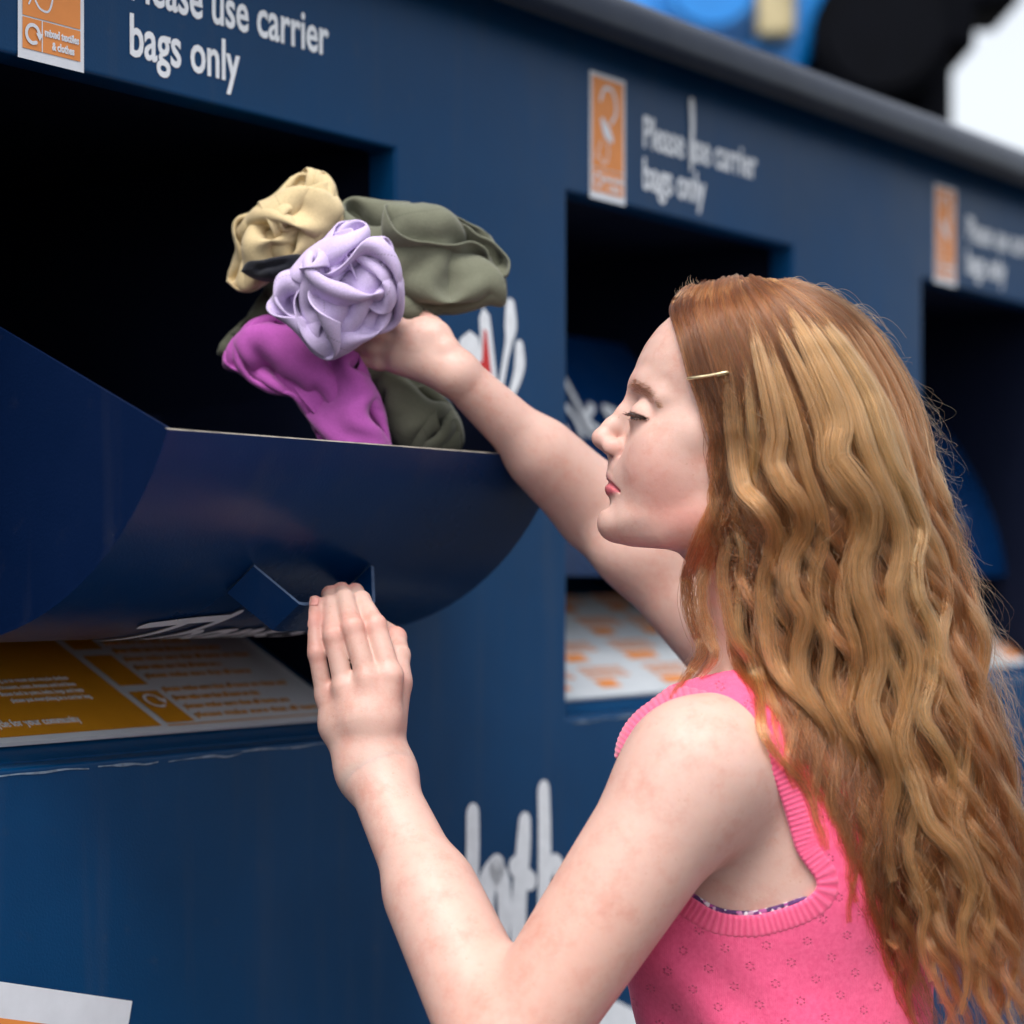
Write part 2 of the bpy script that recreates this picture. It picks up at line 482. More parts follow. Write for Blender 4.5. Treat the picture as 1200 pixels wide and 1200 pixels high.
# low white sticker, stuck on crooked
ca, sa = math.cos(math.radians(-14)), math.sin(math.radians(-14))
s = quad('sticker', (0.190, PR, Z - 0.386), (ca, 0, sa), (-sa, 0, ca), -0.30, -0.20, 0.0, 0.0, 0, M_white, bank)
quad('orange_field', (0.190, PR, Z - 0.386), (ca, 0, sa), (-sa, 0, ca), -0.29, -0.19, -0.018, -0.030, 0.0006, M_orange, s)

# pale scuff where bags rub over the lower lip of each opening
for k, (x0, x1) in enumerate(OPS):
    rr = random.Random(k); st = []; x = x0 + 0.01
    while x < x1 - 0.08:
        ln = rr.uniform(0.05, 0.16); z0 = ZB - 0.0035 - 0.003 * rr.random()
        st.append([(min(x + ln * q, x1 - 0.005), z0 + rr.uniform(-0.0012, 0.0012), 0.0002 + 0.0016 * rr.random() * math.sin(math.pi * (0.1 + 0.8 * q))) for q in (0, .2, .4, .6, .8, 1)])
        x += ln * rr.uniform(0.9, 1.2)
    me = stroke_mesh(st, 0.0002); place(me, (0, PR, 0), UX, UY); link('scuff', me, M_scuff, bank, smooth=False)
# ---- leaflet boards lying on the inclined trays
def leaflet(x0, x1, amber):
    sl = math.atan2(0.180, 0.325); cs, sn = math.cos(sl), math.sin(sl)
    O = (x0, 0.052, ZB + 0.014); ux = (1, 0, 0); uy = (0, cs, sn)
    Wd, Ht = x1 - x0, 0.250
    b = quad('leaflet_board', O, ux, uy, 0, 0, Wd, Ht, 0, M_board, bank, 0.010)
    md = b.modifiers.new('thick', 'SOLIDIFY'); md.thickness = 0.004; md.offset = 1
    if amber:
        f = quad('amber_field', O, ux, uy, 0.006, 0.008, 0.232, Ht - 0.01, 0.0048, M_amber, b)
        T = lambda s, x, y, sz, m=M_white, wd=None: text('lettering', s, (O[0] + x, O[1] + y * cs - 0.0052 * sn, O[2] + y * sn + 0.0052 * cs), ux, uy, sz, m, b, wd)
        T('recycle for your community', 0.020, 0.024, 0.016, M_white, 0.118)
        me = arrow_loop(0.0085, 0.0017); place(me, (O[0] + 0.010, O[1] + 0.027 * cs - 0.0053 * sn, O[2] + 0.027 * sn + 0.0053 * cs), ux, uy); link('recycling_arrow', me, M_white, b, smooth=False)
        T('THANK YOU', -0.0 + 0.008, 0.083, 0.018, M_white, 0.055)
        for i, ln in enumerate(('for helping us to reuse and recycle clothes', 'tops, trousers, coats, dresses and bed linen', 'shoes tied in pairs, belts, bags and hats', 'please put everything in a carrier bag')):
            T(ln, 0.072 + 0.004 * i, 0.098 - 0.0115 * i, 0.0098, M_white, 0.115 - 0.004 * i)
        for y in (0.012, 0.082, 0.152):
            quad('amber_field', O, ux, uy, 0.243, y, 0.283, y + 0.058, 0.0048, M_amber, b)
        me = arrow_loop(0.011, 0.0018); place(me, (O[0] + 0.261, O[1] + 0.050 * cs - 0.0055 * sn, O[2] + 0.050 * sn + 0.0055 * cs), ux, uy); link('recycling_arrow', me, M_white, b, smooth=False)
        for i in range(9):
            wln = 0.19 - 0.03 * ((i * 7) % 3)
            T('please make sure that all items are clean and dry'[: 30 + (i * 5) % 18], 0.292, 0.018 + 0.0165 * i + (0.01 if i > 3 else 0), 0.013, M_amber, wln)
        quad('amber_line', O, ux, uy, 0.24, 0.0065, Wd - 0.01, 0.0085, 0.0048, M_amber, b)
    else:
        rr = random.Random(int(x0 * 100))
        for i in range(4):
            for j in range(4):
                x = 0.02 + 0.145 * i + 0.02 * rr.random(); y = 0.018 + 0.062 * j
                quad('orange_field', O, ux, uy, x, y, x + 0.045 + 0.03 * rr.random(), y + 0.018, 0.0048, M_orange, b)
                for q in range(3):
                    T2 = text('lettering', 'clothes and shoes for reuse', (O[0] + x, O[1] + (y + 0.024 + 0.009 * q) * cs - 0.005 * sn, O[2] + (y + 0.024 + 0.009 * q) * sn + 0.005 * cs), ux, uy, 0.009, M_orange, b, 0.10)
leaflet(0.060, 0.575, True)
leaflet(0.935, 1.47, False)
leaflet(1.918, 2.455, False)

# ---- drums
def drum(x0, x1, a_lip, a_end, cy, cz, R, name='drum'):
    """quarter-round chute drum: rolled steel sheet, two end plates, worn lip"""
    th = 0.004
    A = np.radians(np.linspace(a_lip, a_end, 40))
    b = bmesh.new()
    xs = np.linspace(x0, x1, 9)
    def ring(r): return [[b.verts.new((x, cy - r * math.cos(a), cz - r * math.sin(a))) for x in xs] for a in A]
    o_, i_ = ring(R), ring(R - th)
    for i in range(len(A) - 1):
        for j in range(len(xs) - 1):
            b.faces.new((o_[i][j], o_[i+1][j], o_[i+1][j+1], o_[i][j+1]))
            f = b.faces.new((i_[i][j], i_[i][j+1], i_[i+1][j+1], i_[i+1][j])); f.material_index = 2
    for j in range(len(xs) - 1):
        f = b.faces.new((o_[0][j], o_[0][j+1], i_[0][j+1], i_[0][j])); f.material_index = 1
        b.faces.new((o_[-1][j], i_[-1][j], i_[-1][j+1], o_[-1][j+1]))
    for i in range(len(A) - 1):
        for j in (0, -1):
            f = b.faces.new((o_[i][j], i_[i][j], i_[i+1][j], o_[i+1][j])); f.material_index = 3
    bmesh.ops.recalc_face_normals(b, faces=b.faces[:])
    me = bpy.data.meshes.new(name); b.to_mesh(me); b.free()
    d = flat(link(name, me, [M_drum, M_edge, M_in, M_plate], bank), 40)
    for X in (x0 + 0.004, x1 - 0.008):
        pts = [(X, cy - (R - th - 0.0006) * math.cos(a), cz - (R - th - 0.0006) * math.sin(a)) for a in A] + [(X, cy + 0.03, cz - 0.02), (X, cy + 0.03, cz + 0.02), (X, cy - 0.0, cz + 0.022)]
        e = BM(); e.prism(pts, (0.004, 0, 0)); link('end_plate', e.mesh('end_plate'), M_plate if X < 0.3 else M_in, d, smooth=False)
    # weld bead along the left edge
    return d
d1 = drum(0.0, 0.570, 21.4, 172, 0.038, Z + 0.216, 0.274)  # arc lengthened at the unseen back to keep light off the tray
def drum_pt(x, a, out=0.0, cy=0.038, cz=Z + 0.216, R=0.274):
    a = math.radians(a); return (x, cy - (R + out) * math.cos(a), cz - (R + out) * math.sin(a))
def handle(dr, xa, xb, a0, a1, proud, slant, cy, cz, R):
    """bent flat-strap handle: root flange, slanted leg, bar, slanted leg"""
    th = 0.0035
    prof = [(xa, 0.0012), (xa + slant, proud), (xb - slant, proud), (xb, 0.0012)]
    c = []
    for k, (x, p) in enumerate(prof):      # rounded bends
        if k in (1, 2):
            pa, pb = prof[k-1], prof[k+1]
            for t in (0.86, 0.94): c.append((pa[0] + (x - pa[0]) * t, pa[1] + (p - pa[1]) * t))
            c[-1] = (c[-1][0] * 0.5 + x * 0.5, p - 0.0012)
            for t in (0.05, 0.12): c.append((x + (pb[0] - x) * t, p + (pb[1] - p) * t))
        else: c.append((x, p))
    b = bmesh.new(); rows = []
    amid = 0.5 * (a0 + a1)
    nr = np.array([0, -math.cos(math.radians(amid)), -math.sin(math.radians(amid))])
    tg = np.array([0, math.sin(math.radians(amid)), -math.cos(math.radians(amid))])   # towards larger angle
    base = np.array(drum_pt(0, amid, 0, cy, cz, R)); hw = math.radians(a1 - a0) * R / 2
    for x, p in c:
        rows.append((np.array([x, 0, 0]) + base + nr * p))
    cc = np.array(rows); dt = np.gradient(cc, axis=0); dt /= np.linalg.norm(dt, axis=1)[:, None]
    nn = np.cross(dt, tg); nn /= np.linalg.norm(nn, axis=1)[:, None]
    V = []
    for i in range(len(cc)):
        V.append([b.verts.new(cc[i] + s1 * tg * hw + s2 * nn[i] * th / 2) for s1, s2 in ((-1, -1), (1, -1), (1, 1), (-1, 1))])
    for i in range(len(V) - 1):
        for k in range(4):
            f = b.faces.new((V[i][k], V[i+1][k], V[i+1][(k+1) % 4], V[i][(k+1) % 4]))
            if k == 3: f.material_index = 1
    b.faces.new(V[0]); b.faces.new(V[-1][::-1])
    bmesh.ops.recalc_face_normals(b, faces=b.faces[:])
    me = bpy.data.meshes.new('handle'); b.to_mesh(me); b.free()
    return flat(link('handle', me, [M_drum, M_hedge], dr), 30)
M_hedge = simple('handle_pale_edge', (0.06, 0.10, 0.18), 0.35, 0.5, 0.4, 80)  # paler blue along the strap's upper edge
handle(d1, 0.190, 0.360, 48.5, 56.5, 0.044, 0.032, 0.038, Z + 0.216, 0.274)

THANKS = [[(0.00, 0.040, 0.0050), (0.040, 0.046, 0.0050), (0.085, 0.050, 0.0045)], [(0.045, 0.045, 0.005), (0.034, 0.020, 0.005), (0.018, -0.004, 0.0045)],
          [(0.088, 0.056, 0.0045), (0.074, 0.020, 0.0045), (0.064, 0.0, 0.004)], [(0.068, 0.012, 0.004), (0.086, 0.026, 0.004), (0.096, 0.018, 0.004), (0.090, 0.0, 0.004)],
          [(0.134, 0.026, 0.004), (0.116, 0.024, 0.004), (0.108, 0.008, 0.004), (0.122, 0.0, 0.004), (0.134, 0.020, 0.004), (0.136, 0.0, 0.004)],
          [(0.152, 0.026, 0.004), (0.148, 0.0, 0.004)], [(0.150, 0.012, 0.004), (0.168, 0.026, 0.004), (0.176, 0.016, 0.004), (0.174, 0.0, 0.004)],
          [(0.198, 0.054, 0.004), (0.190, 0.0, 0.004)], [(0.218, 0.028, 0.004), (0.196, 0.014, 0.0035), (0.220, 0.0, 0.004)],
          [(0.256, 0.024, 0.004), (0.240, 0.027, 0.004), (0.240, 0.015, 0.004), (0.254, 0.010, 0.004), (0.250, 0.0, 0.004), (0.232, 0.002, 0.004)]]
# on the first drum the word wraps round the underside
me = stroke_mesh(THANKS, 0.0003)
co = np.empty(len(me.vertices) * 3, np.float32); me.vertices.foreach_get('co', co); co = co.reshape(-1, 3)
an = np.radians(85 - (co[:, 1]) * 1.7 / 0.274 * 57.3); Rr = 0.2752 + co[:, 2]
co2 = np.stack([0.150 + co[:, 0] * 1.08, 0.038 - Rr * np.cos(an), Z + 0.216 - Rr * np.sin(an)], 1)
me.vertices.foreach_set('co', co2.astype(np.float32).ravel()); me.update()
link('lettering', me, M_whitep, d1, smooth=False)

# second and third drums are swung shut: their sheet leans back inside the chute
def shut(x0, x1):
    b = bmesh.new(); prof = []
    for q in np.linspace(0, 1, 14):
        prof.append((0.105 + 0.17 * q ** 1.7, Z + 0.000 + 0.330 * q))
    xs = (x0 - 0.008, x1 + 0.008)
    F = [[b.verts.new((x, y, z)) for x in xs] for y, z in prof]; K = [[b.verts.new((x, y + 0.004, z)) for x in xs] for y, z in prof]
    for i in range(len(prof) - 1):
        b.faces.new((F[i][0], F[i][1], F[i+1][1], F[i+1][0])); b.faces.new((K[i][0], K[i+1][0], K[i+1][1], K[i][1]))
    b.faces.new((F[-1][0], F[-1][1], K[-1][1], K[-1][0])); b.faces.new((F[0][0], K[0][0], K[0][1], F[0][1]))
    bmesh.ops.recalc_face_normals(b, faces=b.faces[:])
    me = bpy.data.meshes.new('drum'); b.to_mesh(me); b.free()
    d = flat(link('drum', me, M_drum, bank), 40)
    me = stroke_mesh(THANKS, 0.0003)
    co = np.empty(len(me.vertices) * 3, np.float32); me.vertices.foreach_get('co', co); co = co.reshape(-1, 3)
    zz = co[:, 1] * 1.45 + 0.185; q = zz / 0.330
    c2 = np.stack([x0 + 0.040 + co[:, 0] * 1.45, 0.105 + 0.17 * q ** 1.7 - 0.003 - co[:, 2], Z + zz], 1)
    me.vertices.foreach_set('co', c2.astype(np.float32).ravel()); me.update()
    link('lettering', me, M_whitep, d, smooth=False)
    # strap handle
    hb = BM(); hx = 0.5 * (x0 + x1)
    hb.prism([(hx - 0.09, 0.112, Z + 0.07), (hx - 0.06, 0.075, Z + 0.07), (hx + 0.06, 0.075, Z + 0.07), (hx + 0.09, 0.112, Z + 0.07), (hx + 0.085, 0.112, Z + 0.07), (hx + 0.058, 0.079, Z + 0.07), (hx - 0.058, 0.079, Z + 0.07), (hx - 0.085, 0.112, Z + 0.07)], (0, 0, 0.035))
    link('handle', hb.mesh('handle'), M_drum, d, smooth=False)
for o in OPS[1:]: shut(*o)

# ------------------------------------------------------------------ blue loading machine behind the container
M_blue = simple('sky_blue_enamel', (0.0, 0.18, 0.55), 0.35, 0.5, 0.08, 8)
M_blk = simple('black_rubber', (0.0015, 0.002, 0.004), 0.7, 0.06, 0.3, 12)
M_lamp = simple('beige_lamp', (0.45, 0.38, 0.22), 0.5, 0.4, 0.3, 15)
mach = empty('loading_machine', (0.73, 7.6, 0))
tag(mach, 'blue and black loading machine parked behind the container roof', 'machine')
b = BM(); b.prism([(-0.60, -0.5, 0.55), (0.02, -0.5, 0.55), (0.06, -0.5, 2.70), (0.24, -0.5, 3.15), (0.24, -0.5, 3.75), (-0.60, -0.5, 3.75)], (0, 1.4, 0)); link('cab', b.mesh('cab', 0.07, 4), M_blue, mach)
b = BM(); b.box((-0.80, -0.35, 0.7), (-0.61, 0.8, 3.1)); link('side_tank', b.mesh('side_tank', 0.05, 3), M_blk, mach)
b = BM(); b.box((0.16, -0.30, 0.75), (0.56, 0.8, 3.10)); link('counterweight', b.mesh('counterweight', 0.09, 4), M_blk, mach)
b = BM(); b.prism([(0.40, -0.46, 3.02), (0.66, -0.46, 2.98), (0.66, -0.46, 3.12), (0.80, -0.46, 3.12), (0.80, -0.46, 4.2), (0.30, -0.46, 4.2)], (0, 0.4, 0)); link('boom', b.mesh('boom', 0.03, 3), M_blk, mach)
b = BM(); b.box((0.48, -0.40, 1.0), (0.60, 0.1, 3.2)); link('ladder_post', b.mesh('ladder_post', 0.02), M_blk, mach)
def cyl(name, c, r, h, axis, m, parent, seg=28, bev=0.01):
    bm_ = bmesh.new(); bmesh.ops.create_cone(bm_, cap_ends=True, segments=seg, radius1=r, radius2=r, depth=h)
    if bev:
        es = [e for e in bm_.edges if len(e.link_faces) == 2 and e.calc_face_angle(0) > 1]
        bmesh.ops.bevel(bm_, geom=es, offset=bev, segments=2, affect='EDGES')
    M = {'x': Matrix.Rotation(math.pi/2, 4, 'Y'), 'y': Matrix.Rotation(math.pi/2, 4, 'X'), 'z': Matrix.Identity(4)}[axis]
    me = bpy.data.meshes.new(name); bm_.to_mesh(me); bm_.free(); me.transform(Matrix.Translation(c) @ M)
    return flat(link(name, me, m, parent))
cyl('hydraulic_tank', (-0.14, -0.52, 3.16), 0.16, 0.12, 'y', M_blue, mach, 32, 0.03)
b = BM(); b.box((-0.01, -0.62, 2.99), (0.10, -0.505, 3.40)); link('lamp', b.mesh('lamp', 0.02, 3), M_lamp, mach)
cyl('hose_drum', (0.36, -0.44, 3.02), 0.20, 0.24, 'y', M_blk, mach, 32, 0.03)
for x in (-0.6, 0.35):
    for y in (-0.45, 0.75): cyl('wheel', (x, y, 0.42), 0.42, 0.24, 'y', M_blk, mach, 36, 0.04)
b = BM(); b.box((-0.85, -0.3, 0.40), (0.66, 0.65, 0.70)); link('chassis', b.mesh('chassis', 0.02), M_blk, mach)
# ------------------------------------------------------------------ implicit surfaces -> mesh
def smin(a, b, k):
    h = np.maximum(k - np.abs(a - b), 0.0) / k
    return np.minimum(a, b) - h * h * k * 0.25
def smax(a, b, k): return -smin(-a, -b, k)
def cone(p, a, b, ra, rb):
    """capsule with radius going from ra to rb"""
    a = np.asarray(a, float); b = np.asarray(b, float)
    ab = b - a; t = np.clip(((p - a) @ ab) / (ab @ ab), 0, 1)
    return np.linalg.norm(p - a - t[:, None] * ab, axis=1) - (ra + (rb - ra) * t)
def chain(p, pts, rs, k=0.0):
    d = None
    for i in range(len(pts) - 1):
        c = cone(p, pts[i], pts[i+1], rs[i], rs[i+1])
        d = c if d is None else (smin(d, c, k) if k else np.minimum(d, c))
    return d
def ell(p, c, r):
    q = p - np.asarray(c, float); r = np.asarray(r, float)
    k0 = np.linalg.norm(q / r, axis=1); k1 = np.linalg.norm(q / (r * r), axis=1) + 1e-9
    return k0 * (k0 - 1.0) / k1

def sdf_mesh(f, lo, hi, h, newton=1):
    """sparse surface nets: blocks of 8^3 cells near the surface only"""
    lo = np.asarray(lo, float); hi = np.asarray(hi, float)
    B = 8; nb = np.ceil((hi - lo) / (h * B)).astype(int)
    g = np.stack(np.meshgrid(*[np.arange(n) for n in nb], indexing='ij'), -1).reshape(-1, 3)
    cen = lo + (g + 0.5) * h * B
    fv = f(cen)
    g = g[np.abs(fv) < h * B * 1.45]
    loc = np.stack(np.meshgrid(*[np.arange(B + 1)] * 3, indexing='ij'), -1).reshape(-1, 3)
    N = nb * B + 2
    keys_all, pos_all, ed = [], [], []
    CH = 400
    for s in range(0, len(g), CH):
        gb_ = g[s:s+CH]
        ijk = (gb_[:, None, :] * B + loc[None]).reshape(-1, 3)
        v = f(lo + ijk * h).reshape(len(gb_), B+1, B+1, B+1)
        ins = v < 0
        cs = np.zeros((len(gb_), B, B, B), int)
        for dx in (0, 1):
            for dy in (0, 1):
                for dz in (0, 1): cs += ins[:, dx:B+dx, dy:B+dy, dz:B+dz]
        bi, i, j, k = np.nonzero((cs > 0) & (cs < 8))
        acc = np.zeros((len(bi), 3)); cnt = np.zeros(len(bi))
        for ax in range(3):
            o1, o2 = [(1, 2), (0, 2), (0, 1)][ax]
            for u in (0, 1):
                for w_ in (0, 1):
                    off = [0, 0, 0]; off[o1] = u; off[o2] = w_
                    off2 = list(off); off2[ax] = 1
                    a = v[bi, i + off[0], j + off[1], k + off[2]]; b = v[bi, i + off2[0], j + off2[1], k + off2[2]]
                    m = (a < 0) != (b < 0)
                    t = np.where(m, a / np.where(m, a - b, 1), 0)
                    pt = np.tile(np.array(off, float), (len(bi), 1)); pt[:, ax] = t
                    acc += pt * m[:, None]; cnt += m
        gi = gb_[bi] * B + np.stack([i, j, k], 1)
        pos_all.append(lo + (gi + acc / cnt[:, None]) * h)
        keys_all.append((gi[:, 0] * N[1] + gi[:, 1]) * N[2] + gi[:, 2])
        for ax in range(3):
            sl = [slice(0, B)] * 3; s2 = list(sl); s2[ax] = slice(1, B + 1)
            a = ins[:, sl[0], sl[1], sl[2]]; b = ins[:, s2[0], s2[1], s2[2]]
            bi2, i2, j2, k2 = np.nonzero(a != b)
            gi2 = gb_[bi2] * B + np.stack([i2, j2, k2], 1)
            ed.append((ax, gi2, a[bi2, i2, j2, k2]))
    keys = np.concatenate(keys_all); pos = np.concatenate(pos_all)
    order = np.argsort(keys); ks = keys[order]
    quads = []
    for ax, gi, sgn in ed:
        o1, o2 = [(1, 2), (2, 0), (0, 1)][ax]
        idx = []; ok = np.ones(len(gi), bool)
        for u, w_ in ((1, 1), (0, 1), (0, 0), (1, 0)):
            c = gi.copy(); c[:, o1] -= u; c[:, o2] -= w_
            kk = (c[:, 0] * N[1] + c[:, 1]) * N[2] + c[:, 2]
            q = np.clip(np.searchsorted(ks, kk), 0, len(ks) - 1); ok &= ks[q] == kk
            idx.append(order[q])
        Q = np.stack(idx, 1); Q[~sgn] = Q[~sgn][:, ::-1]
        quads.append(Q[ok])
    F = np.concatenate(quads)
    for _ in range(newton):
        e = h * 0.3; f0 = f(pos)
        G = np.stack([(f(pos + np.eye(3)[a] * e) - f0) / e for a in range(3)], 1)
        n2 = (G * G).sum(1) + 1e-6
        stp = np.clip(f0 / n2, -0.7 * h / np.sqrt(n2).clip(0.3), 0.7 * h / np.sqrt(n2).clip(0.3))
        pos = pos - stp[:, None] * G
    used = np.zeros(len(pos), bool); used[F.ravel()] = True
    mp = np.cumsum(used) - 1
    return pos[used], mp[F]

# ------------------------------------------------------------------ the person's body
YH = 2.05
KH = YH / FPX
def hp(x, y, c):
    """head point: photo px, py on the head's middle plane, c metres towards the camera"""
    return np.array([(x - 600) * KH, YH - c, CAMZ + (HOR - y) * KH])

PROF = np.array([(330,880),(340,850),(352,812),(368,791),(383,773),(403,756.5),(423,746.5),(443,741.5),(455,742.5),(465,744),(480,741),(500,735),(520,728),(535,723),(546,720),(556,719),(566,718.5),(575,717.5),(590,714.5),(598,711.5),(606,708),(614,706.5),(622,708),(630,713),(636,722),(640,735),(643,752),(648,790)])
WID = np.array([(330,.030),(350,.052),(370,.060),(400,.066),(450,.0675),(490,.067),(520,.0675),(550,.066),(580,.062),(610,.058),(640,.052)])
DPT = np.array([(330,.06),(370,.060),(420,.062),(470,.070),(520,.075),(560,.078),(590,.080),(615,.088),(645,.088)])

def soft(T, sg):
    """rounded version of a table of (row, value)"""
    y = np.arange(300, 700, 1.0); v = np.interp(y, T[:, 0], T[:, 1]); k = np.exp(-0.5 * (np.arange(-15, 16) / sg) ** 2); k /= k.sum()
    return np.stack([y, np.convolve(np.pad(v, 15, mode='edge'), k, 'valid')], 1)
PROF = np.where((np.arange(300, 700) < 626)[:, None], soft(PROF, 3.5), soft(PROF, 1.0))
WID, DPT = soft(WID, 8), soft(DPT, 8)

def head_sdf(p):
    x = p[:, 0] / KH + 600; y = HOR - (p[:, 2] - CAMZ) / KH
    c = YH - p[:, 1]; ax = np.abs(c)
    q = np.stack([p[:, 0], YH - ax, p[:, 2]], 1)             # mirrored to the camera side
    fr = np.interp(y, PROF[:, 0], PROF[:, 1]); W = np.interp(y, WID[:, 0], WID[:, 1]); D = np.interp(y, DPT[:, 0], DPT[:, 1])
    d = (x - fr) * KH
    u = np.clip(1 - d / D, 0, None)
    e = 2.15
    g = ((u ** e + (ax / W) ** e) ** (1 / e) - 1) * 0.055
    bot = np.interp(x, [700, 735, 775, 800, 825, 850, 880], [650, 643, 644, 640, 628, 612, 590])
    bot = bot - (ax / 0.05) ** 2 * 5
    g = smax(g, (y - bot) * KH, 0.026)
    g = smax(g, (x - 890) * KH, 0.02)
    g = smax(g, (352 - y) * KH, 0.03)
    d_ = smin(g, ell(q, hp(890, 432, 0), (0.084, 0.074, 0.074)), 0.02)
    d_ = smin(d_, ell(q, hp(905, 470, 0), (0.080, 0.070, 0.075)), 0.03)
    # brow ridge, cheekbone, cheek, jaw, chin
    d_ = smin(d_, chain(q, [hp(749, 451, .010), hp(755, 454, .028), hp(770, 470, .047)], [.0046, .0046, .004]), 0.016)
    d_ = smin(d_, cone(q, hp(772, 520, .040), hp(805, 512, .054), .012, .010), 0.02)
    d_ = smin(d_, ell(q, hp(776, 550, .034), (.024, .022, .026)), 0.022)
    d_ = smin(d_, chain(q, [hp(742, 624, .014), hp(776, 625, .034), hp(822, 606, .049)], [.010, .011, .012]), 0.014)
    d_ = smin(d_, ell(q, hp(722.5, 613, 0), (.0140, .016, .0150)), 0.012)
    # orbit
    d_ = smax(d_, -ell(q, hp(733, 482, .036), (.0150, .013, .0080)), 0.018)
    # nose
    n_ = chain(q, [hp(748, 462, 0), hp(731, 484.5, 0), hp(717, 499.5, 0), hp(705, 513, 0)], [9*KH, 8.2*KH, 9*KH, 11.6*KH], 0.006)
    d_ = smin(d_, n_, 0.013)
    d_ = smin(d_, ell(q, hp(707, 514, .0028), (.0080, .0075, .0078)), 0.004)
    d_ = smin(d_, ell(q, hp(718.5, 525, .0112), (.0090, .0054, .0070)), 0.007)
    d_ = smin(d_, cone(q, hp(709, 522, 0), hp(718, 533, 0), 6.0*KH, 5.5*KH), 0.005)
    d_ = smax(d_, -ell(q, hp(714.0, 534, .0078), (.0060, .0034, .0034)), 0.003)
    d_ = smax(d_, -chain(q, [hp(729, 515, .0185), hp(731, 527, .0185), hp(727, 536, .0165)], [.0007, .0008, .0007]), 0.006)
    # mouth
    d_ = smin(d_, ell(q, hp(740, 562, 0), (.0165, .0250, .0200)), 0.012)
    d_ = smin(d_, ell(q, hp(723, 549, 0), (.0062, .010, .009)), 0.008)
    up = chain(q, [hp(717.3, 557.5, .0), hp(717.8, 558.5, .006), hp(721.0, 564, .014), hp(726.5, 574, .0220)], [6.3*KH, 6.0*KH, 4.2*KH, 1.2*KH])
    lw = chain(q, [hp(716.0, 573.5, 0), hp(717.0, 574, .008), hp(720.5, 575.5, .016), hp(728, 576, .0215)], [7.0*KH, 6.6*KH, 4.6*KH, 1.0*KH])
    d_ = smin(d_, up, 0.0035); d_ = smin(d_, lw, 0.0045)
    d_ = smax(d_, -chain(q, [hp(710.5, 565.5, 0), hp(712, 566.2, .008), hp(717, 569.5, .016), hp(727, 577.5, .0255)], [.0011, .0011, .0011, .0009]), 0.0028)
    d_ = smax(d_, -ell(q, hp(708, 591, 0), (.004, .014, .0032)), 0.006)
    # eyelids round the eyeball with a narrow opening (looking down)
    ec = hp(751.5, 490.5, .0295)
    lid = np.linalg.norm(q - ec, axis=1) - 0.0122
    d_ = smin(d_, lid, 0.010)
    up_l = (y - (484.5 + (x - 730) * 0.38)) * KH; lo_l = ((493.2 + (x - 730) * 0.10) - y) * KH
    wedge = np.maximum(np.maximum(-up_l, -lo_l), (np.linalg.norm(q - ec, axis=1) - 0.0165))
    wedge = np.maximum(wedge, (x - 757.5) * KH)
    d_ = smax(d_, -wedge, 0.0012)
    # neck
    nk = smin(cone(p, hp(851, 575, 0), hp(899, 720, -.005), .046, .049), cone(p, hp(899, 720, -.005), hp(938, 815, -.012), .049, .056), 0.02)
    d_ = smin(d_, nk, 0.034)
    d_ = smin(d_, cone(p, hp(838, 625, .030), hp(875, 760, .012), .014, .012), 0.03)   # neck muscle
    return d_

S_L, E_L, W_L = P(818, 903, 1.945), P(594, 1240, 1.90), P(440, 905, 2.075)
S_R, E_R, W_R = P(893, 800, 2.26), P(708, 603, 2.33), P(535, 438, 2.245)
NB = P(935, 812, 2.075)

def torso_sdf(p):
    d = ell(p, P(925, 1085, 2.095), (.118, .132, .25))
    d = smin(d, ell(p, P(930, 950, 2.09), (.098, .135, .115)), 0.06)
    d = smin(d, cone(p, NB, P(845, 897, 1.965), .052, .054), 0.045)
    d = smin(d, cone(p, NB, P(905, 835, 2.235), .052, .05), 0.045)
    d = smin(d, cone(p, NB, P(792, 890, 2.03), .050, .046), 0.04)
    d = smin(d, ell(p, P(812, 1090, 2.035), (.060, .056, .065)), 0.06)
    d = smin(d, ell(p, P(830, 1085, 2.16), (.060, .056, .065)), 0.06)
    d = smin(d, ell(p, P(930, 1010, 1.985), (.050, .030, .085)), 0.05)          # shoulder blade and lat
    d = smin(d, ell(p, P(915, 1400, 2.095), (.112, .150, .22)), 0.08)
    return d

# left hand: (x, y, depth) joints of each digit
def hpt(*q): return [P(*a) for a in q]
LH = dict(
    little=(hpt((381, 818, 2.086), (371, 765, 2.084), (368, 729, 2.094), (369, 706, 2.106)), (.0082, .0076, .0072, .0062)),
    ring=(hpt((404, 808, 2.074), (391, 745, 2.079), (387, 709, 2.108), (387, 697, 2.145), (388, 712, 2.166)), (.0092, .0089, .0081, .0074, .0064)),
    middle=(hpt((431, 798, 2.067), (413, 735, 2.075), (404, 702, 2.108), (400, 693, 2.152), (400, 712, 2.178)), (.0096, .0092, .0083, .0075, .0065)),
    index=(hpt((458, 792, 2.070), (440, 733, 2.083), (423, 704, 2.118), (416, 694, 2.162), (414, 712, 2.188)), (.0098, .0094, .0084, .0075, .0066)),
    thumb=(hpt((452, 850, 2.085), (465, 800, 2.096), (467, 768, 2.112), (464, 747, 2.140), (446, 734, 2.175)), (.0135, .0115, .0100, .0090, .0075)))
def larm_sdf(p):
    d = smin(cone(p, S_L, E_L, .0555, .0430), cone(p, E_L, W_L, .041, .0270), 0.016)
    d = smin(d, ell(p, P(810, 918, 1.948), (.054, .050, .060)), 0.03)
    d = smin(d, cone(p, E_L + (W_L - E_L) * .10, E_L + (W_L - E_L) * .55, .0405, .0375), 0.02)
    d = smin(d, cone(p, P(456, 905, 2.072), P(427, 898, 2.075), .0225, .0225), 0.02)
    return d
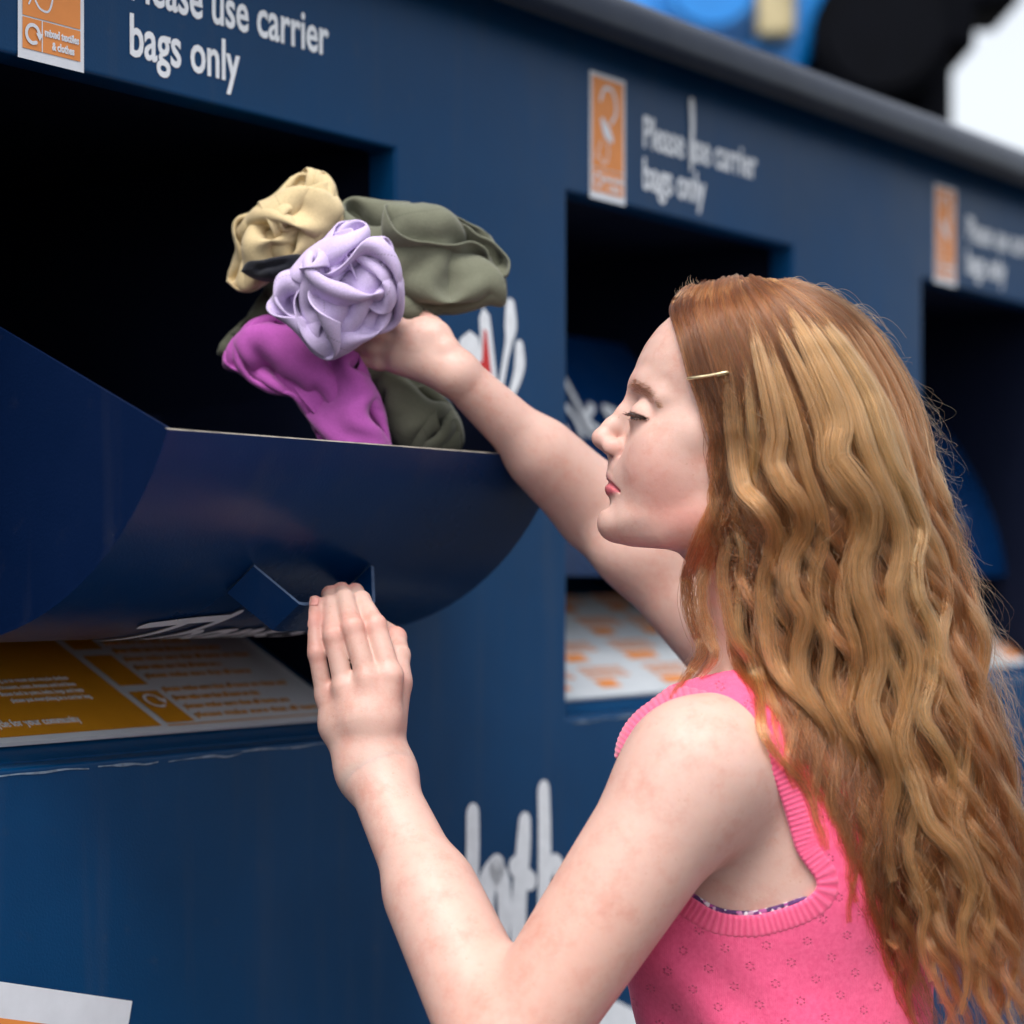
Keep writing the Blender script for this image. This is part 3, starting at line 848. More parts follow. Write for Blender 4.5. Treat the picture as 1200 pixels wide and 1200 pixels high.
def lhand_sdf(p):
    d = None
    mid = P(424, 838, 2.078)
    d = chain(p, [W_L, P(397, 845, 2.085), P(383, 815, 2.087)], [.0215, .0150, .0100], .01)
    for a, r in ((P(416, 842, 2.072), .0165), (P(432, 840, 2.068), .0170), (P(448, 842, 2.071), .0170)):
        end = {0: P(404, 806, 2.074), 1: P(431, 796, 2.067), 2: P(458, 792, 2.070)}[0 if a[0] < P(425, 0, 2.07)[0] else (1 if a[0] < P(440, 0, 2.07)[0] else 2)]
        d = smin(d, chain(p, [W_L, a, end], [.0220, r * .95, .0112], .01), .012)
    d = smin(d, cone(p, P(432, 905, 2.08), P(400, 855, 2.086), .020, .0145), .015)
    d = smin(d, cone(p, P(446, 890, 2.085), P(458, 800, 2.10), .018, .0145), 0.015)     # thumb muscle
    for k, (pts, rs) in LH.items():
        f = chain(p, pts, rs, 0.004)
        d = smin(d, f, 0.0045 if k != 'thumb' else 0.012)
    return d
# right hand, mostly hidden under the clothes it holds
RH = [(hpt((470, 385, 2.252), (448, 368, 2.248), (430, 352, 2.252), (418, 345, 2.262)), (.0095, .0088, .0080, .0070)),
      (hpt((466, 400, 2.258), (440, 390, 2.254), (420, 382, 2.258), (406, 378, 2.266)), (.0098, .0090, .0080, .0070)),
      (hpt((462, 412, 2.262), (436, 406, 2.260), (416, 402, 2.264), (402, 400, 2.272)), (.0098, .0090, .0080, .0070)),
      (hpt((464, 424, 2.266), (444, 424, 2.266), (426, 420, 2.270), (412, 418, 2.276)), (.0090, .0080, .0074, .0066)),
      (hpt((523, 408, 2.240), (516, 394, 2.246), (508, 382, 2.262), (498, 372, 2.278)), (.0115, .0098, .0085, .0070))]
def rarm_sdf(p):
    d = smin(cone(p, S_R, E_R, .045, .0350), cone(p, E_R, W_R, .0345, .0210), 0.025)
    d = smin(d, cone(p, E_R + (W_R - E_R) * .08, E_R + (W_R - E_R) * .42, .0345, .0308), 0.025)
    d = smin(d, ell(p, P(765, 648, 2.30), (.055, .038, .035)), 0.025)
    for a, r in ((P(511, 394, 2.245), .0120), (P(484, 398, 2.250), .0150), (P(472, 415, 2.256), .0150), (P(470, 424, 2.262), .0120)):
        d = smin(d, chain(p, [W_R, a], [.0155, r]), .012)
    d = smin(d, ell(p, P(498, 393, 2.250), (.018, .012, .018)), .012)
    for pts, rs in RH: d = smin(d, chain(p, pts, rs, .004), .006)
    return d

def boxed(fn, lo, hi, margin=0.06):
    lo = np.asarray(lo) - margin; hi = np.asarray(hi) + margin
    def g(p):
        out = np.maximum(np.maximum(lo - p, p - hi).max(1), 0.0) + margin * 0.75
        m = ((p > lo) & (p < hi)).all(1)
        if m.any(): out[m] = np.minimum(fn(p[m]), 1e3)
        return out
    return g
HB = boxed(head_sdf, P(690, 800, 2.05) - [0.02, .10, .08], P(1010, 320, 2.05) + [0, .10, 0])
TB = boxed(torso_sdf, (P(700, 1700, 2.1)[0], 1.88, P(0, 1700, 2.1)[2]), (P(1120, 0, 2.1)[0], 2.32, P(0, 740, 2.1)[2]))
LAB = boxed(larm_sdf, np.minimum(np.minimum(S_L, E_L), W_L) - .06, np.maximum(np.maximum(S_L, E_L), W_L) + .06)
LHB = boxed(lhand_sdf, P(350, 940, 2.03), P(485, 670, 2.18))
RAB = boxed(rarm_sdf, np.minimum(np.minimum(S_R, E_R), W_R) - [.14, .06, .06], np.maximum(np.maximum(S_R, E_R), W_R) + .06)
def body_sdf(p):
    d = smin(HB(p), TB(p), 0.03)
    a = smin(LAB(p), LHB(p), 0.012)
    d = smin(d, a, 0.022)
    return smin(d, RAB(p), 0.02)

ZCUT = CAMZ - 0.52
def body_cut(p): return smax(body_sdf(p), ZCUT - p[:, 2], 0.01)
person = empty('person', (P(930, 0, 2.09)[0], 2.09, 0))
tag(person, 'person with long wavy ginger hair and pink sleeveless knit top pushing clothes in', 'person')
def to_local(V): return V - np.array(person.location)
# one surface, sampled finer on the face and the left hand
HEADX, HEADZ = P(856, 0, YH)[0], P(0, 722, YH)[2]
HN = (W_L - E_L) / np.linalg.norm(W_L - E_L); HO = W_L - HN * .01
def in_face(p): return (p[:, 0] < HEADX) & (p[:, 2] > HEADZ) & (p[:, 1] < 2.135) & (p[:, 0] > P(685, 0, YH)[0])
def in_hand(p): return ((p - HO) @ HN > 0) & (p[:, 0] < P(520, 0, 2.0)[0]) & (p[:, 1] < 2.21) & (p[:, 2] < P(0, 660, 2.1)[2])
def keep(V, F, m):
    F = F[m[F].all(1)]; u = np.zeros(len(V), bool); u[F.ravel()] = True; mp = np.cumsum(u) - 1
    return V[u], mp[F]
b0 = sdf_mesh(body_cut, (P(340, 0, 2.0)[0], 1.82, ZCUT - .02), (P(1130, 0, 2.1)[0], 2.42, P(0, 300, 2.1)[2]), 0.0027)
sh_ = lambda V, d: V + d
fin = (in_face(b0[0] + [.010, 0, -.010]) & in_face(b0[0])) | (in_hand(b0[0]) & in_hand(b0[0] - HN * .011))
lap = (in_face(b0[0] + [.002, 0, -.002]) & in_face(b0[0])) | in_hand(b0[0])       # overlap lies just under the fine surface
gr_ = np.stack([body_sdf(b0[0][lap] + np.eye(3)[a] * .001) - body_sdf(b0[0][lap] - np.eye(3)[a] * .001) for a in range(3)], 1); gr_ /= np.linalg.norm(gr_, axis=1)[:, None] + 1e-9
b0[0][lap] -= gr_ * np.where(in_hand(b0[0][lap]), .0006 * np.clip(((b0[0][lap] - HO) @ HN) / .007, 0, 1), .0007)[:, None]
b0 = keep(b0[0], b0[1], ~fin)
b1 = sdf_mesh(HB, (P(685, 0, YH)[0], 1.96, HEADZ - .004), (HEADX + .006, 2.14, P(0, 325, YH)[2]), 0.0014); b1 = keep(*b1, in_face(b1[0]))
b2 = sdf_mesh(body_cut, P(350, 940, 2.0) + [0, .02, -.01], P(500, 670, 2.2), 0.0014); b2 = keep(*b2, in_hand(b2[0]))
BV = np.concatenate([b0[0], b1[0], b2[0]]); BF = np.concatenate([b0[1], b1[1] + len(b0[0]), b2[1] + len(b0[0]) + len(b1[0])])
me = mesh_np('body', to_local(BV), BF)
# skin colour: natural base with blush, lips, knuckles and scalp
def gauss(V, c, r): return np.exp(-((V - c) ** 2).sum(1) / (r * r))
C = np.tile(np.array([0.575, 0.375, 0.318]), (len(BV), 1))
def tint(col, wgt):
    global C
    wgt = np.clip(wgt, 0, 1)[:, None]; C = C * (1 - wgt) + np.array(col) * wgt
for c, r, a in ((hp(770, 600, .06), .022, .30), (hp(805, 612, .06), .022, .50), (hp(755, 550, .045), .022, .35), (hp(780, 570, .06), .025, .22), (hp(722, 526, .01), .012, .35), (hp(700, 517, 0), .010, .35)):
    tint((0.56, 0.20, 0.165), a * gauss(BV, c, r))
yy = HOR - (BV[:, 2] - CAMZ) / KH; xx = BV[:, 0] / KH + 600; cc = np.abs(YH - BV[:, 1])
q = np.stack([BV[:, 0], YH - cc, BV[:, 2]], 1)
lipd = np.minimum(chain(q, [hp(717.3, 558.5, .0), hp(717.8, 559.5, .006), hp(721.0, 565, .014), hp(725.5, 574, .0225)], [5.2*KH, 5.0*KH, 3.6*KH, 1.6*KH]),
                  chain(q, [hp(716.0, 573.0, 0), hp(717.0, 573.5, .008), hp(720.5, 574.5, .016), hp(726, 576, .0225)], [6.6*KH, 6.2*KH, 4.8*KH, 1.8*KH]))
tint((0.46, 0.085, 0.115), np.where((yy > 552) & (yy < 584) & (xx < 730), 1 - np.clip((lipd - 0.0012) / 0.0014, 0, 1), 0) * np.where(yy < 566, 0.50, 0.90))
# rosy knuckles, finger tips and elbow
for k, (pts, rs) in LH.items():
    tint((0.60, 0.22, 0.18), 0.55 * gauss(BV, pts[1], .011)); tint((0.66, 0.20, 0.17), 0.6 * gauss(BV, pts[-2], .012)); tint((0.58, 0.25, 0.20), 0.35 * gauss(BV, pts[0], .012))
tint((0.60, 0.20, 0.16), 0.6 * gauss(BV, LH['little'][0][-1], .008))
tint((0.55, 0.29, 0.22), 0.45 * gauss(BV, P(660, 1090, 1.86), .08)); tint((0.54, 0.26, 0.20), 0.4 * gauss(BV, P(580, 1190, 1.87), .06))
# eyelid rims, brow
rim = (np.abs(np.linalg.norm(q - hp(751.5, 490.5, .0295), axis=1) - 0.0118) < .0020) & (xx < 762)
dl = np.minimum(np.abs(yy - (484.5 + (xx - 730) * .38)), 99)
tint((0.10, 0.06, 0.055), np.where(rim & (xx < 761), np.clip(1.4 - dl / 1.6, 0, 1), 0))
# scalp under the hair
hairline = np.interp(yy, [325, 350, 368, 400, 440, 480, 520, 560, 600, 640], [805, 795, 790, 797, 808, 822, 836, 842, 838, 846])
tint((0.20, 0.075, 0.03), np.where((yy < 650), np.clip((xx - hairline) / 6, 0, 1), 0))
color_attr(me, 'skincol', C)
m, t, p_ = mat('skin')
at = node(t, 'ShaderNodeAttribute', attribute_name='skincol')
tc = node(t, 'ShaderNodeTexCoord').outputs['Object']
mot = ramp(t, noise(t, tc, 34, 10, 0.72), [(0.30, (0.92, 0.74, 0.70)), (0.50, (1.0, 0.97, 0.96)), (0.72, (1.03, 1.05, 1.05))])
c1 = mixc(t, 1.0, at.outputs['Color'], mot, 'MULTIPLY')
vo = node(t, 'ShaderNodeTexVoronoi'); vo.inputs['Scale'].default_value = 150; lk(t, tc, vo.inputs['Vector'])
fk = math_n(t, 'MULTIPLY', ramp(t, vo.outputs['Distance'], [(0.06, (1, 1, 1)), (0.16, (0, 0, 0))]), ramp(t, noise(t, tc, 45, 2), [(0.42, (0, 0, 0)), (0.60, (0.65, 0.65, 0.65))]))
c1 = mixc(t, math_n(t, 'MULTIPLY', fk, 0.55), c1, (0.38, 0.18, 0.11))
lk(t, c1, p_.inputs['Base Color'])
p_.inputs['Roughness'].default_value = 0.48
p_.inputs['Specular IOR Level'].default_value = 0.38
p_.inputs['Subsurface Weight'].default_value = 0.25
p_.inputs['Subsurface Radius'].default_value = (1.0, 0.35, 0.18)
p_.inputs['Subsurface Scale'].default_value = 0.006
b1 = bump(t, p_, noise(t, tc, 700, 3, 0.6), 0.16, 0.0005)
bump(t, p_, noise(t, tc, 90, 5, 0.65), 0.28, 0.0014, b1)
M_skin = m
link('body', me, M_skin, person)

# eyeballs
def eye(side):
    c = hp(751.5, 490.5, .0295); c[1] = YH - side * .0295
    b = bmesh.new(); bmesh.ops.create_uvsphere(b, u_segments=32, v_segments=24, radius=0.0107)
    me = bpy.data.meshes.new('eyeball'); b.to_mesh(me); b.free()
    co = np.empty(len(me.vertices) * 3, np.float32); me.vertices.foreach_get('co', co); co = co.reshape(-1, 3)
    g = np.array([-0.93, -0.04 * side, -0.36]); g /= np.linalg.norm(g)      # gaze: forward and down
    cosg = (co / 0.0107) @ g
    col = np.where(cosg[:, None] > 0.965, np.array([0.005, 0.005, 0.006]), np.where(cosg[:, None] > 0.80, np.array([0.03, 0.045, 0.05]), np.array([0.42, 0.38, 0.37])))
    co = co * (1 + 0.06 * np.clip((cosg - 0.86) / 0.14, 0, 1))[:, None]
    me.vertices.foreach_set('co', (co + to_local(c)).astype(np.float32).ravel())
    color_attr(me, 'eyecol', col)
    link('eyeball', me, M_eye, person)
m, t, p_ = mat('eye'); at = node(t, 'ShaderNodeAttribute', attribute_name='eyecol'); lk(t, at.outputs['Color'], p_.inputs['Base Color']); p_.inputs['Roughness'].default_value = 0.08
M_eye = m
for s in (1, -1): eye(s)

# finger nails of the left hand (little finger shows its nail)
m, t, p_ = mat('nail'); p_.inputs['Base Color'].default_value = (0.66, 0.30, 0.26, 1); p_.inputs['Roughness'].default_value = 0.25
def nail(c, up, nrm, wd, ln):
    up = np.asarray(up, float); up /= np.linalg.norm(up); nrm = np.asarray(nrm, float); nrm -= up * (nrm @ up); nrm /= np.linalg.norm(nrm); sd = np.cross(up, nrm)
    V, F = [], []
    for i, a in enumerate(np.linspace(-1, 1, 9)):
        for j, b in enumerate(np.linspace(-1, 1, 9)):
            r = max(1e-6, math.hypot(a, b)); k = max(abs(a), abs(b)) / r
            a2, b2 = a * (0.45 * k + 0.55), b * (0.45 * k + 0.55)
            V.append(c + sd * a2 * wd + up * b2 * ln - nrm * (a2 * a2 * wd * 0.42 + max(0, b2) ** 2 * ln * .12))
    for i in range(8):
        for j in range(8): F.append((i*9+j, i*9+j+1, (i+1)*9+j+1, (i+1)*9+j))
    o = link('nail', mesh_np('nail', to_local(np.array(V)), F), m, person)
    md = o.modifiers.new('t', 'SOLIDIFY'); md.thickness = 0.0006
lt = LH['little'][0][-1]
nail(lt + np.array([-.0004, -.0062, .0016]), lt - LH['little'][0][-2] + [0, .004, 0], (-.15, -1, .25), .0040, .0056)

# ------------------------------------------------------------------ knit top
AH = np.array([(722,905),(732,887),(746,866),(762,848),(782,836),(812,833),(840,842),(860,857),(877,878),(897,903),(910,935),(918,960),(928,992),(941,1012),(951,1027),(949,1040),(932,1052),(902,1063),(875,1069),(842,1067),(815,1054),(780,1030),(745,985),(722,940)], float)
AH = catmull(np.vstack([AH, AH[:1]]), 5)[:-1]
KT = 1.965 / FPX
def _ah_raw(x, y):
    Q = np.stack([x, y], 1); best = np.full(len(x), 1e9); arc = np.zeros(len(x)); ins = np.zeros(len(x), bool)
    A = AH; Bn = np.roll(AH, -1, 0); L = np.concatenate([[0], np.cumsum(np.linalg.norm(Bn - A, axis=1))])
    for i in range(len(A)):
        e = Bn[i] - A[i]; w_ = Q - A[i]; tt = np.clip((w_ @ e) / (e @ e), 0, 1)
        dd = ((w_ - tt[:, None] * e) ** 2).sum(1); mk = dd < best
        best[mk] = dd[mk]; arc[mk] = L[i] + tt[mk] * (L[i+1] - L[i])
        cnd = ((A[i, 1] <= y) & (y < Bn[i, 1])) | ((Bn[i, 1] <= y) & (y < A[i, 1]))
        xi = A[i, 0] + (y - A[i, 1]) / (e[1] + 1e-12) * e[0]
        ins ^= cnd & (x < xi)
    d = np.sqrt(best) * KT
    return np.where(ins, -d, d), 0.5 + 0.5 * np.cos(arc * KT * 2 * np.pi / 0.0044)
_gx, _gy, _gs = 640.0, 740.0, 0.75
_gn, _gm = 520, 560
_gX, _gY = np.meshgrid(_gx + _gs * np.arange(_gn), _gy + _gs * np.arange(_gm), indexing='ij')
_gd, _gr = [a.reshape(_gn, _gm) for a in _ah_raw(_gX.ravel(), _gY.ravel())]
def armhole(p):
    """signed distance (m, negative inside the hole) to the near armhole outline and its rib phase 0..1"""
    x = np.clip((p[:, 0] / KT + 600 - _gx) / _gs, 0, _gn - 1.001); y = np.clip((HOR - (p[:, 2] - CAMZ) / KT - _gy) / _gs, 0, _gm - 1.001)
    i = x.astype(int); j = y.astype(int); u = x - i; v = y - j
    f = lambda g: g[i, j] * (1-u) * (1-v) + g[i+1, j] * u * (1-v) + g[i, j+1] * (1-u) * v + g[i+1, j+1] * u * v
    return f(_gd), f(_gr)
def near_cut(p, off):
    d, _ = armhole(p)
    return smax(d - off, p[:, 1] - 2.06, 0.01)         # hole exists on the camera side only
NECKC = P(880, 770, 2.07)
def neck_hole(p): return ell(p, NECKC, (.078, .080, .075))
def far_hole(p): return ell(p, P(845, 835, 2.33), (.09, .10, .11))
def torso_fab(p, off):
    d = TB(p) - off
    # soft pull folds running from the armpit to the front
    f = 0.0035 * np.sin((p[:, 0] * 0.9 + p[:, 2] * 1.2) * 95 + 2 * np.sin(p[:, 2] * 21)) * np.clip((CAMZ - 0.29 - p[:, 2]) / 0.08, 0, 1) * np.clip((P(930, 0, 2)[0] - p[:, 0]) / .10, 0.15, 1)
    return d - f
def top_sdf(p):
    d = torso_fab(p, 0.0055)
    d = smax(d, -near_cut(p, 0.010), 0.004)
    d = smax(d, -neck_hole(p), 0.004)
    d = smax(d, -far_hole(p), 0.004)
    return smax(d, ZCUT + 0.004 - p[:, 2], 0.003)
tlo, thi = (P(690, 0, 2.1)[0], 1.84, ZCUT - .01), (P(1130, 0, 2.1)[0], 2.36, P(0, 760, 2.1)[2])
TV, TF = sdf_mesh(top_sdf, tlo, thi, 0.003)
m, t, p_ = mat('pink_knit')
tc = node(t, 'ShaderNodeTexCoord').outputs['Object']
sp = node(t, 'ShaderNodeSeparateXYZ'); lk(t, tc, sp.inputs[0])
# pointelle motif: staggered little rings of eyelets
u0 = math_n(t, 'MULTIPLY', math_n(t, 'ADD', sp.outputs[0], math_n(t, 'MULTIPLY', sp.outputs[2], 0.25)), 1 / 0.034)
v0 = math_n(t, 'MULTIPLY', math_n(t, 'SUBTRACT', sp.outputs[2], math_n(t, 'MULTIPLY', sp.outputs[0], 0.12)), 1 / 0.0165)
row = math_n(t, 'FLOOR', v0)
u1 = math_n(t, 'ADD', u0, math_n(t, 'MULTIPLY', math_n(t, 'MODULO', math_n(t, 'ABSOLUTE', row), 2.0), 0.5))
fu = math_n(t, 'MULTIPLY', math_n(t, 'SUBTRACT', math_n(t, 'FRACT', u1), 0.5), 34.0)
fv = math_n(t, 'MULTIPLY', math_n(t, 'SUBTRACT', math_n(t, 'FRACT', v0), 0.5), 16.5)
rr_ = math_n(t, 'SQRT', math_n(t, 'ADD', math_n(t, 'MULTIPLY', fu, fu), math_n(t, 'MULTIPLY', fv, fv)))
ang = math_n(t, 'ARCTAN2', fv, fu)
af = math_n(t, 'SUBTRACT', math_n(t, 'MULTIPLY', math_n(t, 'FRACT', math_n(t, 'MULTIPLY', math_n(t, 'ADD', ang, 3.3), 6 / 6.2832)), 6.2832 / 6), 6.2832 / 12)
dxh = math_n(t, 'SUBTRACT', math_n(t, 'MULTIPLY', rr_, math_n(t, 'COSINE', af)), 3.0)
dyh = math_n(t, 'MULTIPLY', rr_, math_n(t, 'SINE', af))
dh = math_n(t, 'SQRT', math_n(t, 'ADD', math_n(t, 'MULTIPLY', dxh, dxh), math_n(t, 'MULTIPLY', dyh, dyh)))
hole = ramp(t, dh, [(0.55, (1, 1, 1)), (1.0, (0, 0, 0))])
base = ramp(t, noise(t, tc, 240, 4, 0.7), [(0.25, (0.70, 0.070, 0.185)), (0.75, (0.86, 0.130, 0.270))])
base = mixc(t, math_n(t, 'MULTIPLY', hole, 0.36), base, (0.42, 0.02, 0.08))
lk(t, base, p_.inputs['Base Color'])
p_.inputs['Roughness'].default_value = 0.9; p_.inputs['Specular IOR Level'].default_value = 0.15
p_.inputs['Sheen Weight'].default_value = 0.35; p_.inputs['Sheen Roughness'].default_value = 0.5; p_.inputs['Sheen Tint'].default_value = (1, 0.6, 0.7, 1)
wv = node(t, 'ShaderNodeTexWave', wave_type='BANDS', bands_direction='X'); wv.inputs['Scale'].default_value = 190; wv.inputs['Distortion'].default_value = 3.0; wv.inputs['Detail'].default_value = 2; wv.inputs['Detail Scale'].default_value = 4; lk(t, tc, wv.inputs['Vector'])
b1 = bump(t, p_, wv.outputs['Fac'], 0.35, 0.0006)
b2 = bump(t, p_, math_n(t, 'SUBTRACT', 1.0, hole), 0.9, 0.0016, b1)
bump(t, p_, noise(t, tc, 55, 4), 0.25, 0.003, b2)
M_knit = m
top = link('knit_top', mesh_np('knit_top', to_local(TV), TF), M_knit, person)

# ribbed band round the near armhole
def band_sdf(p):
    d, arc = armhole(p)
    s = np.clip(d / 0.019, 0, 1)
    prof = 0.0060 + 0.0003 * np.sin(np.pi * s) + 0.0007 * (arc - 0.5)
    o = torso_fab(p, 0.0) - prof
    o = smax(o, np.abs(d - 0.0095) - 0.0095, 0.003)
    o = smax(o, p[:, 1] - 2.06, 0.004)
    return smax(o, -neck_hole(p) - 0.004, 0.003)
RV, RF = sdf_mesh(band_sdf, (P(690, 0, 1.97)[0], 1.84, P(0, 1120, 2.0)[2]), (P(990, 0, 2.0)[0], 2.08, P(0, 800, 1.97)[2]), 0.0014, 1)
m, t, p_ = mat('pink_rib')
tc = node(t, 'ShaderNodeTexCoord').outputs['Object']
at = node(t, 'ShaderNodeAttribute', attribute_name='rib')
rf = at.outputs['Fac']
lk(t, mixc(t, rf, (0.66, 0.065, 0.165), mixc(t, noise(t, tc, 300, 3), (0.78, 0.10, 0.22), (0.90, 0.16, 0.30))), p_.inputs['Base Color'])
p_.inputs['Roughness'].default_value = 0.9; p_.inputs['Specular IOR Level'].default_value = 0.15; p_.inputs['Sheen Weight'].default_value = 0.35
bump(t, p_, noise(t, tc, 900, 2), 0.4, 0.0006)
me = mesh_np('armhole_rib', to_local(RV), RF)
_, arc = armhole(RV)
color_attr(me, 'rib', np.stack([np.clip(arc, 0, 1)] * 3, 1) ** 0.7)
link('armhole_rib', me, m, top)

# edge of a patterned undergarment at the bottom of the armhole
def under_sdf(p):
    d, _ = armhole(p)
    o = smax(torso_fab(p, 0.0036), np.abs(d + 0.0005) - 0.0026, 0.001)
    o = smax(o, p[:, 2] - P(0, 1046, 1.965)[2], 0.003)
    return smax(smax(o, p[:, 1] - 2.05, 0.004), p[:, 0] - P(958, 0, 1.965)[0], .003)
UV, UF = sdf_mesh(under_sdf, (P(800, 0, 1.97)[0], 1.84, P(0, 1100, 2.0)[2]), (P(970, 0, 2.0)[0], 2.06, P(0, 1030, 1.97)[2]), 0.0016, 1)
m, t, p_ = mat('patterned_undergarment')
vo = node(t, 'ShaderNodeTexVoronoi'); vo.inputs['Scale'].default_value = 260; lk(t, node(t, 'ShaderNodeTexCoord').outputs['Object'], vo.inputs['Vector'])
lk(t, ramp(t, vo.outputs['Color'], [(0.0, (0.02, 0.01, 0.04)), (0.45, (0.10, 0.03, 0.14)), (0.6, (0.35, 0.05, 0.22)), (0.85, (0.7, 0.68, 0.72))]), p_.inputs['Base Color'])
p_.inputs['Roughness'].default_value = 0.8
link('undergarment_edge', mesh_np('undergarment_edge', to_local(UV), UF), m, top)

# trousers and shoes below the frame
M_den = simple('denim', (0.03, 0.05, 0.10), 0.85, 0.2, 0.2, 200)
def legs(p):
    d = ell(p, P(915, 1430, 2.095), (.122, .165, .16))
    for sy, dx in ((1.99, 0.0), (2.20, 0.04)):
        hx = P(915, 0, 2.095)[0] + dx
        d = smin(d, chain(p, [np.array([hx, sy, .80]), np.array([hx - .01, sy, .45]), np.array([hx, sy, .10])], [.088, .064, .055], .02), .03)
    d = smax(d, p[:, 2] - (ZCUT + 0.012), .01)
    return smax(d, 0.085 - p[:, 2], .01)
LV, LF = sdf_mesh(legs, (P(700, 0, 2.1)[0], 1.86, .05), (P(1150, 0, 2.1)[0], 2.34, ZCUT + .04), 0.008)
link('trousers', mesh_np('trousers', to_local(LV), LF), M_den, person)
M_shoe = simple('white_canvas_shoe', (0.55, 0.55, 0.53), 0.8, 0.2, 0.1, 50)
for sy, dx in ((1.99, 0.0), (2.20, 0.04)):
    hx = P(915, 0, 2.095)[0] + dx
    def shoe(p): return smax(smin(ell(p, (hx - .07, sy, .045), (.125, .042, .045)), cone(p, (hx, sy, .05), (hx, sy, .10), .045, .042), .03), 0.004 - p[:, 2], .006)
    v, f_ = sdf_mesh(shoe, (hx - .22, sy - .07, -.02), (hx + .08, sy + .07, .17), 0.006)
    link('shoe', mesh_np('shoe', to_local(v), f_), M_shoe, person)
# ------------------------------------------------------------------ crumpled clothes in the hand
def cloth_mat(name, col, var=0.10, weave=420):
    m, t, p = mat(name)
    tc = node(t, 'ShaderNodeTexCoord').outputs['Object']
    c = ramp(t, noise(t, tc, 45, 6, 0.65), [(0.25, tuple(x * (1 - var) for x in col)), (0.75, tuple(min(1, x * (1 + var)) for x in col))])
    fz = ramp(t, noise(t, tc, 900, 2, 0.6), [(0.3, (0.88, 0.88, 0.88)), (0.7, (1.08, 1.08, 1.08))])
    hm = node(t, 'ShaderNodeAttribute', attribute_name='hem'); hs = node(t, 'ShaderNodeSeparateColor'); lk(t, hm.outputs['Color'], hs.inputs[0])
    l1 = ramp(t, math_n(t, 'MULTIPLY', math_n(t, 'ABSOLUTE', math_n(t, 'SUBTRACT', hs.outputs[0], 0.0165)), 1000.0), [(0.35, (1, 1, 1)), (0.9, (0, 0, 0))])
    st_ = math_n(t, 'GREATER_THAN', math_n(t, 'SINE', math_n(t, 'MULTIPLY', math_n(t, 'ADD', hs.outputs[1], hs.outputs[2]), 2200.0)), -0.3)
    seam = math_n(t, 'MULTIPLY', l1, st_)
    c = mixc(t, math_n(t, 'MULTIPLY', seam, 0.45), c, tuple(x * 0.35 for x in col))
    lk(t, mixc(t, 1.0, c, fz, 'MULTIPLY'), p.inputs['Base Color'])
    p.inputs['Roughness'].default_value = 0.92; p.inputs['Specular IOR Level'].default_value = 0.12
    p.inputs['Sheen Weight'].default_value = 0.25; p.inputs['Sheen Roughness'].default_value = 0.5
    b1 = bump(t, p, noise(t, tc, weave, 2), 0.35, 0.0007)
    bump(t, p, noise(t, tc, 60, 4, 0.55), 0.25, 0.002, b1)
    return m

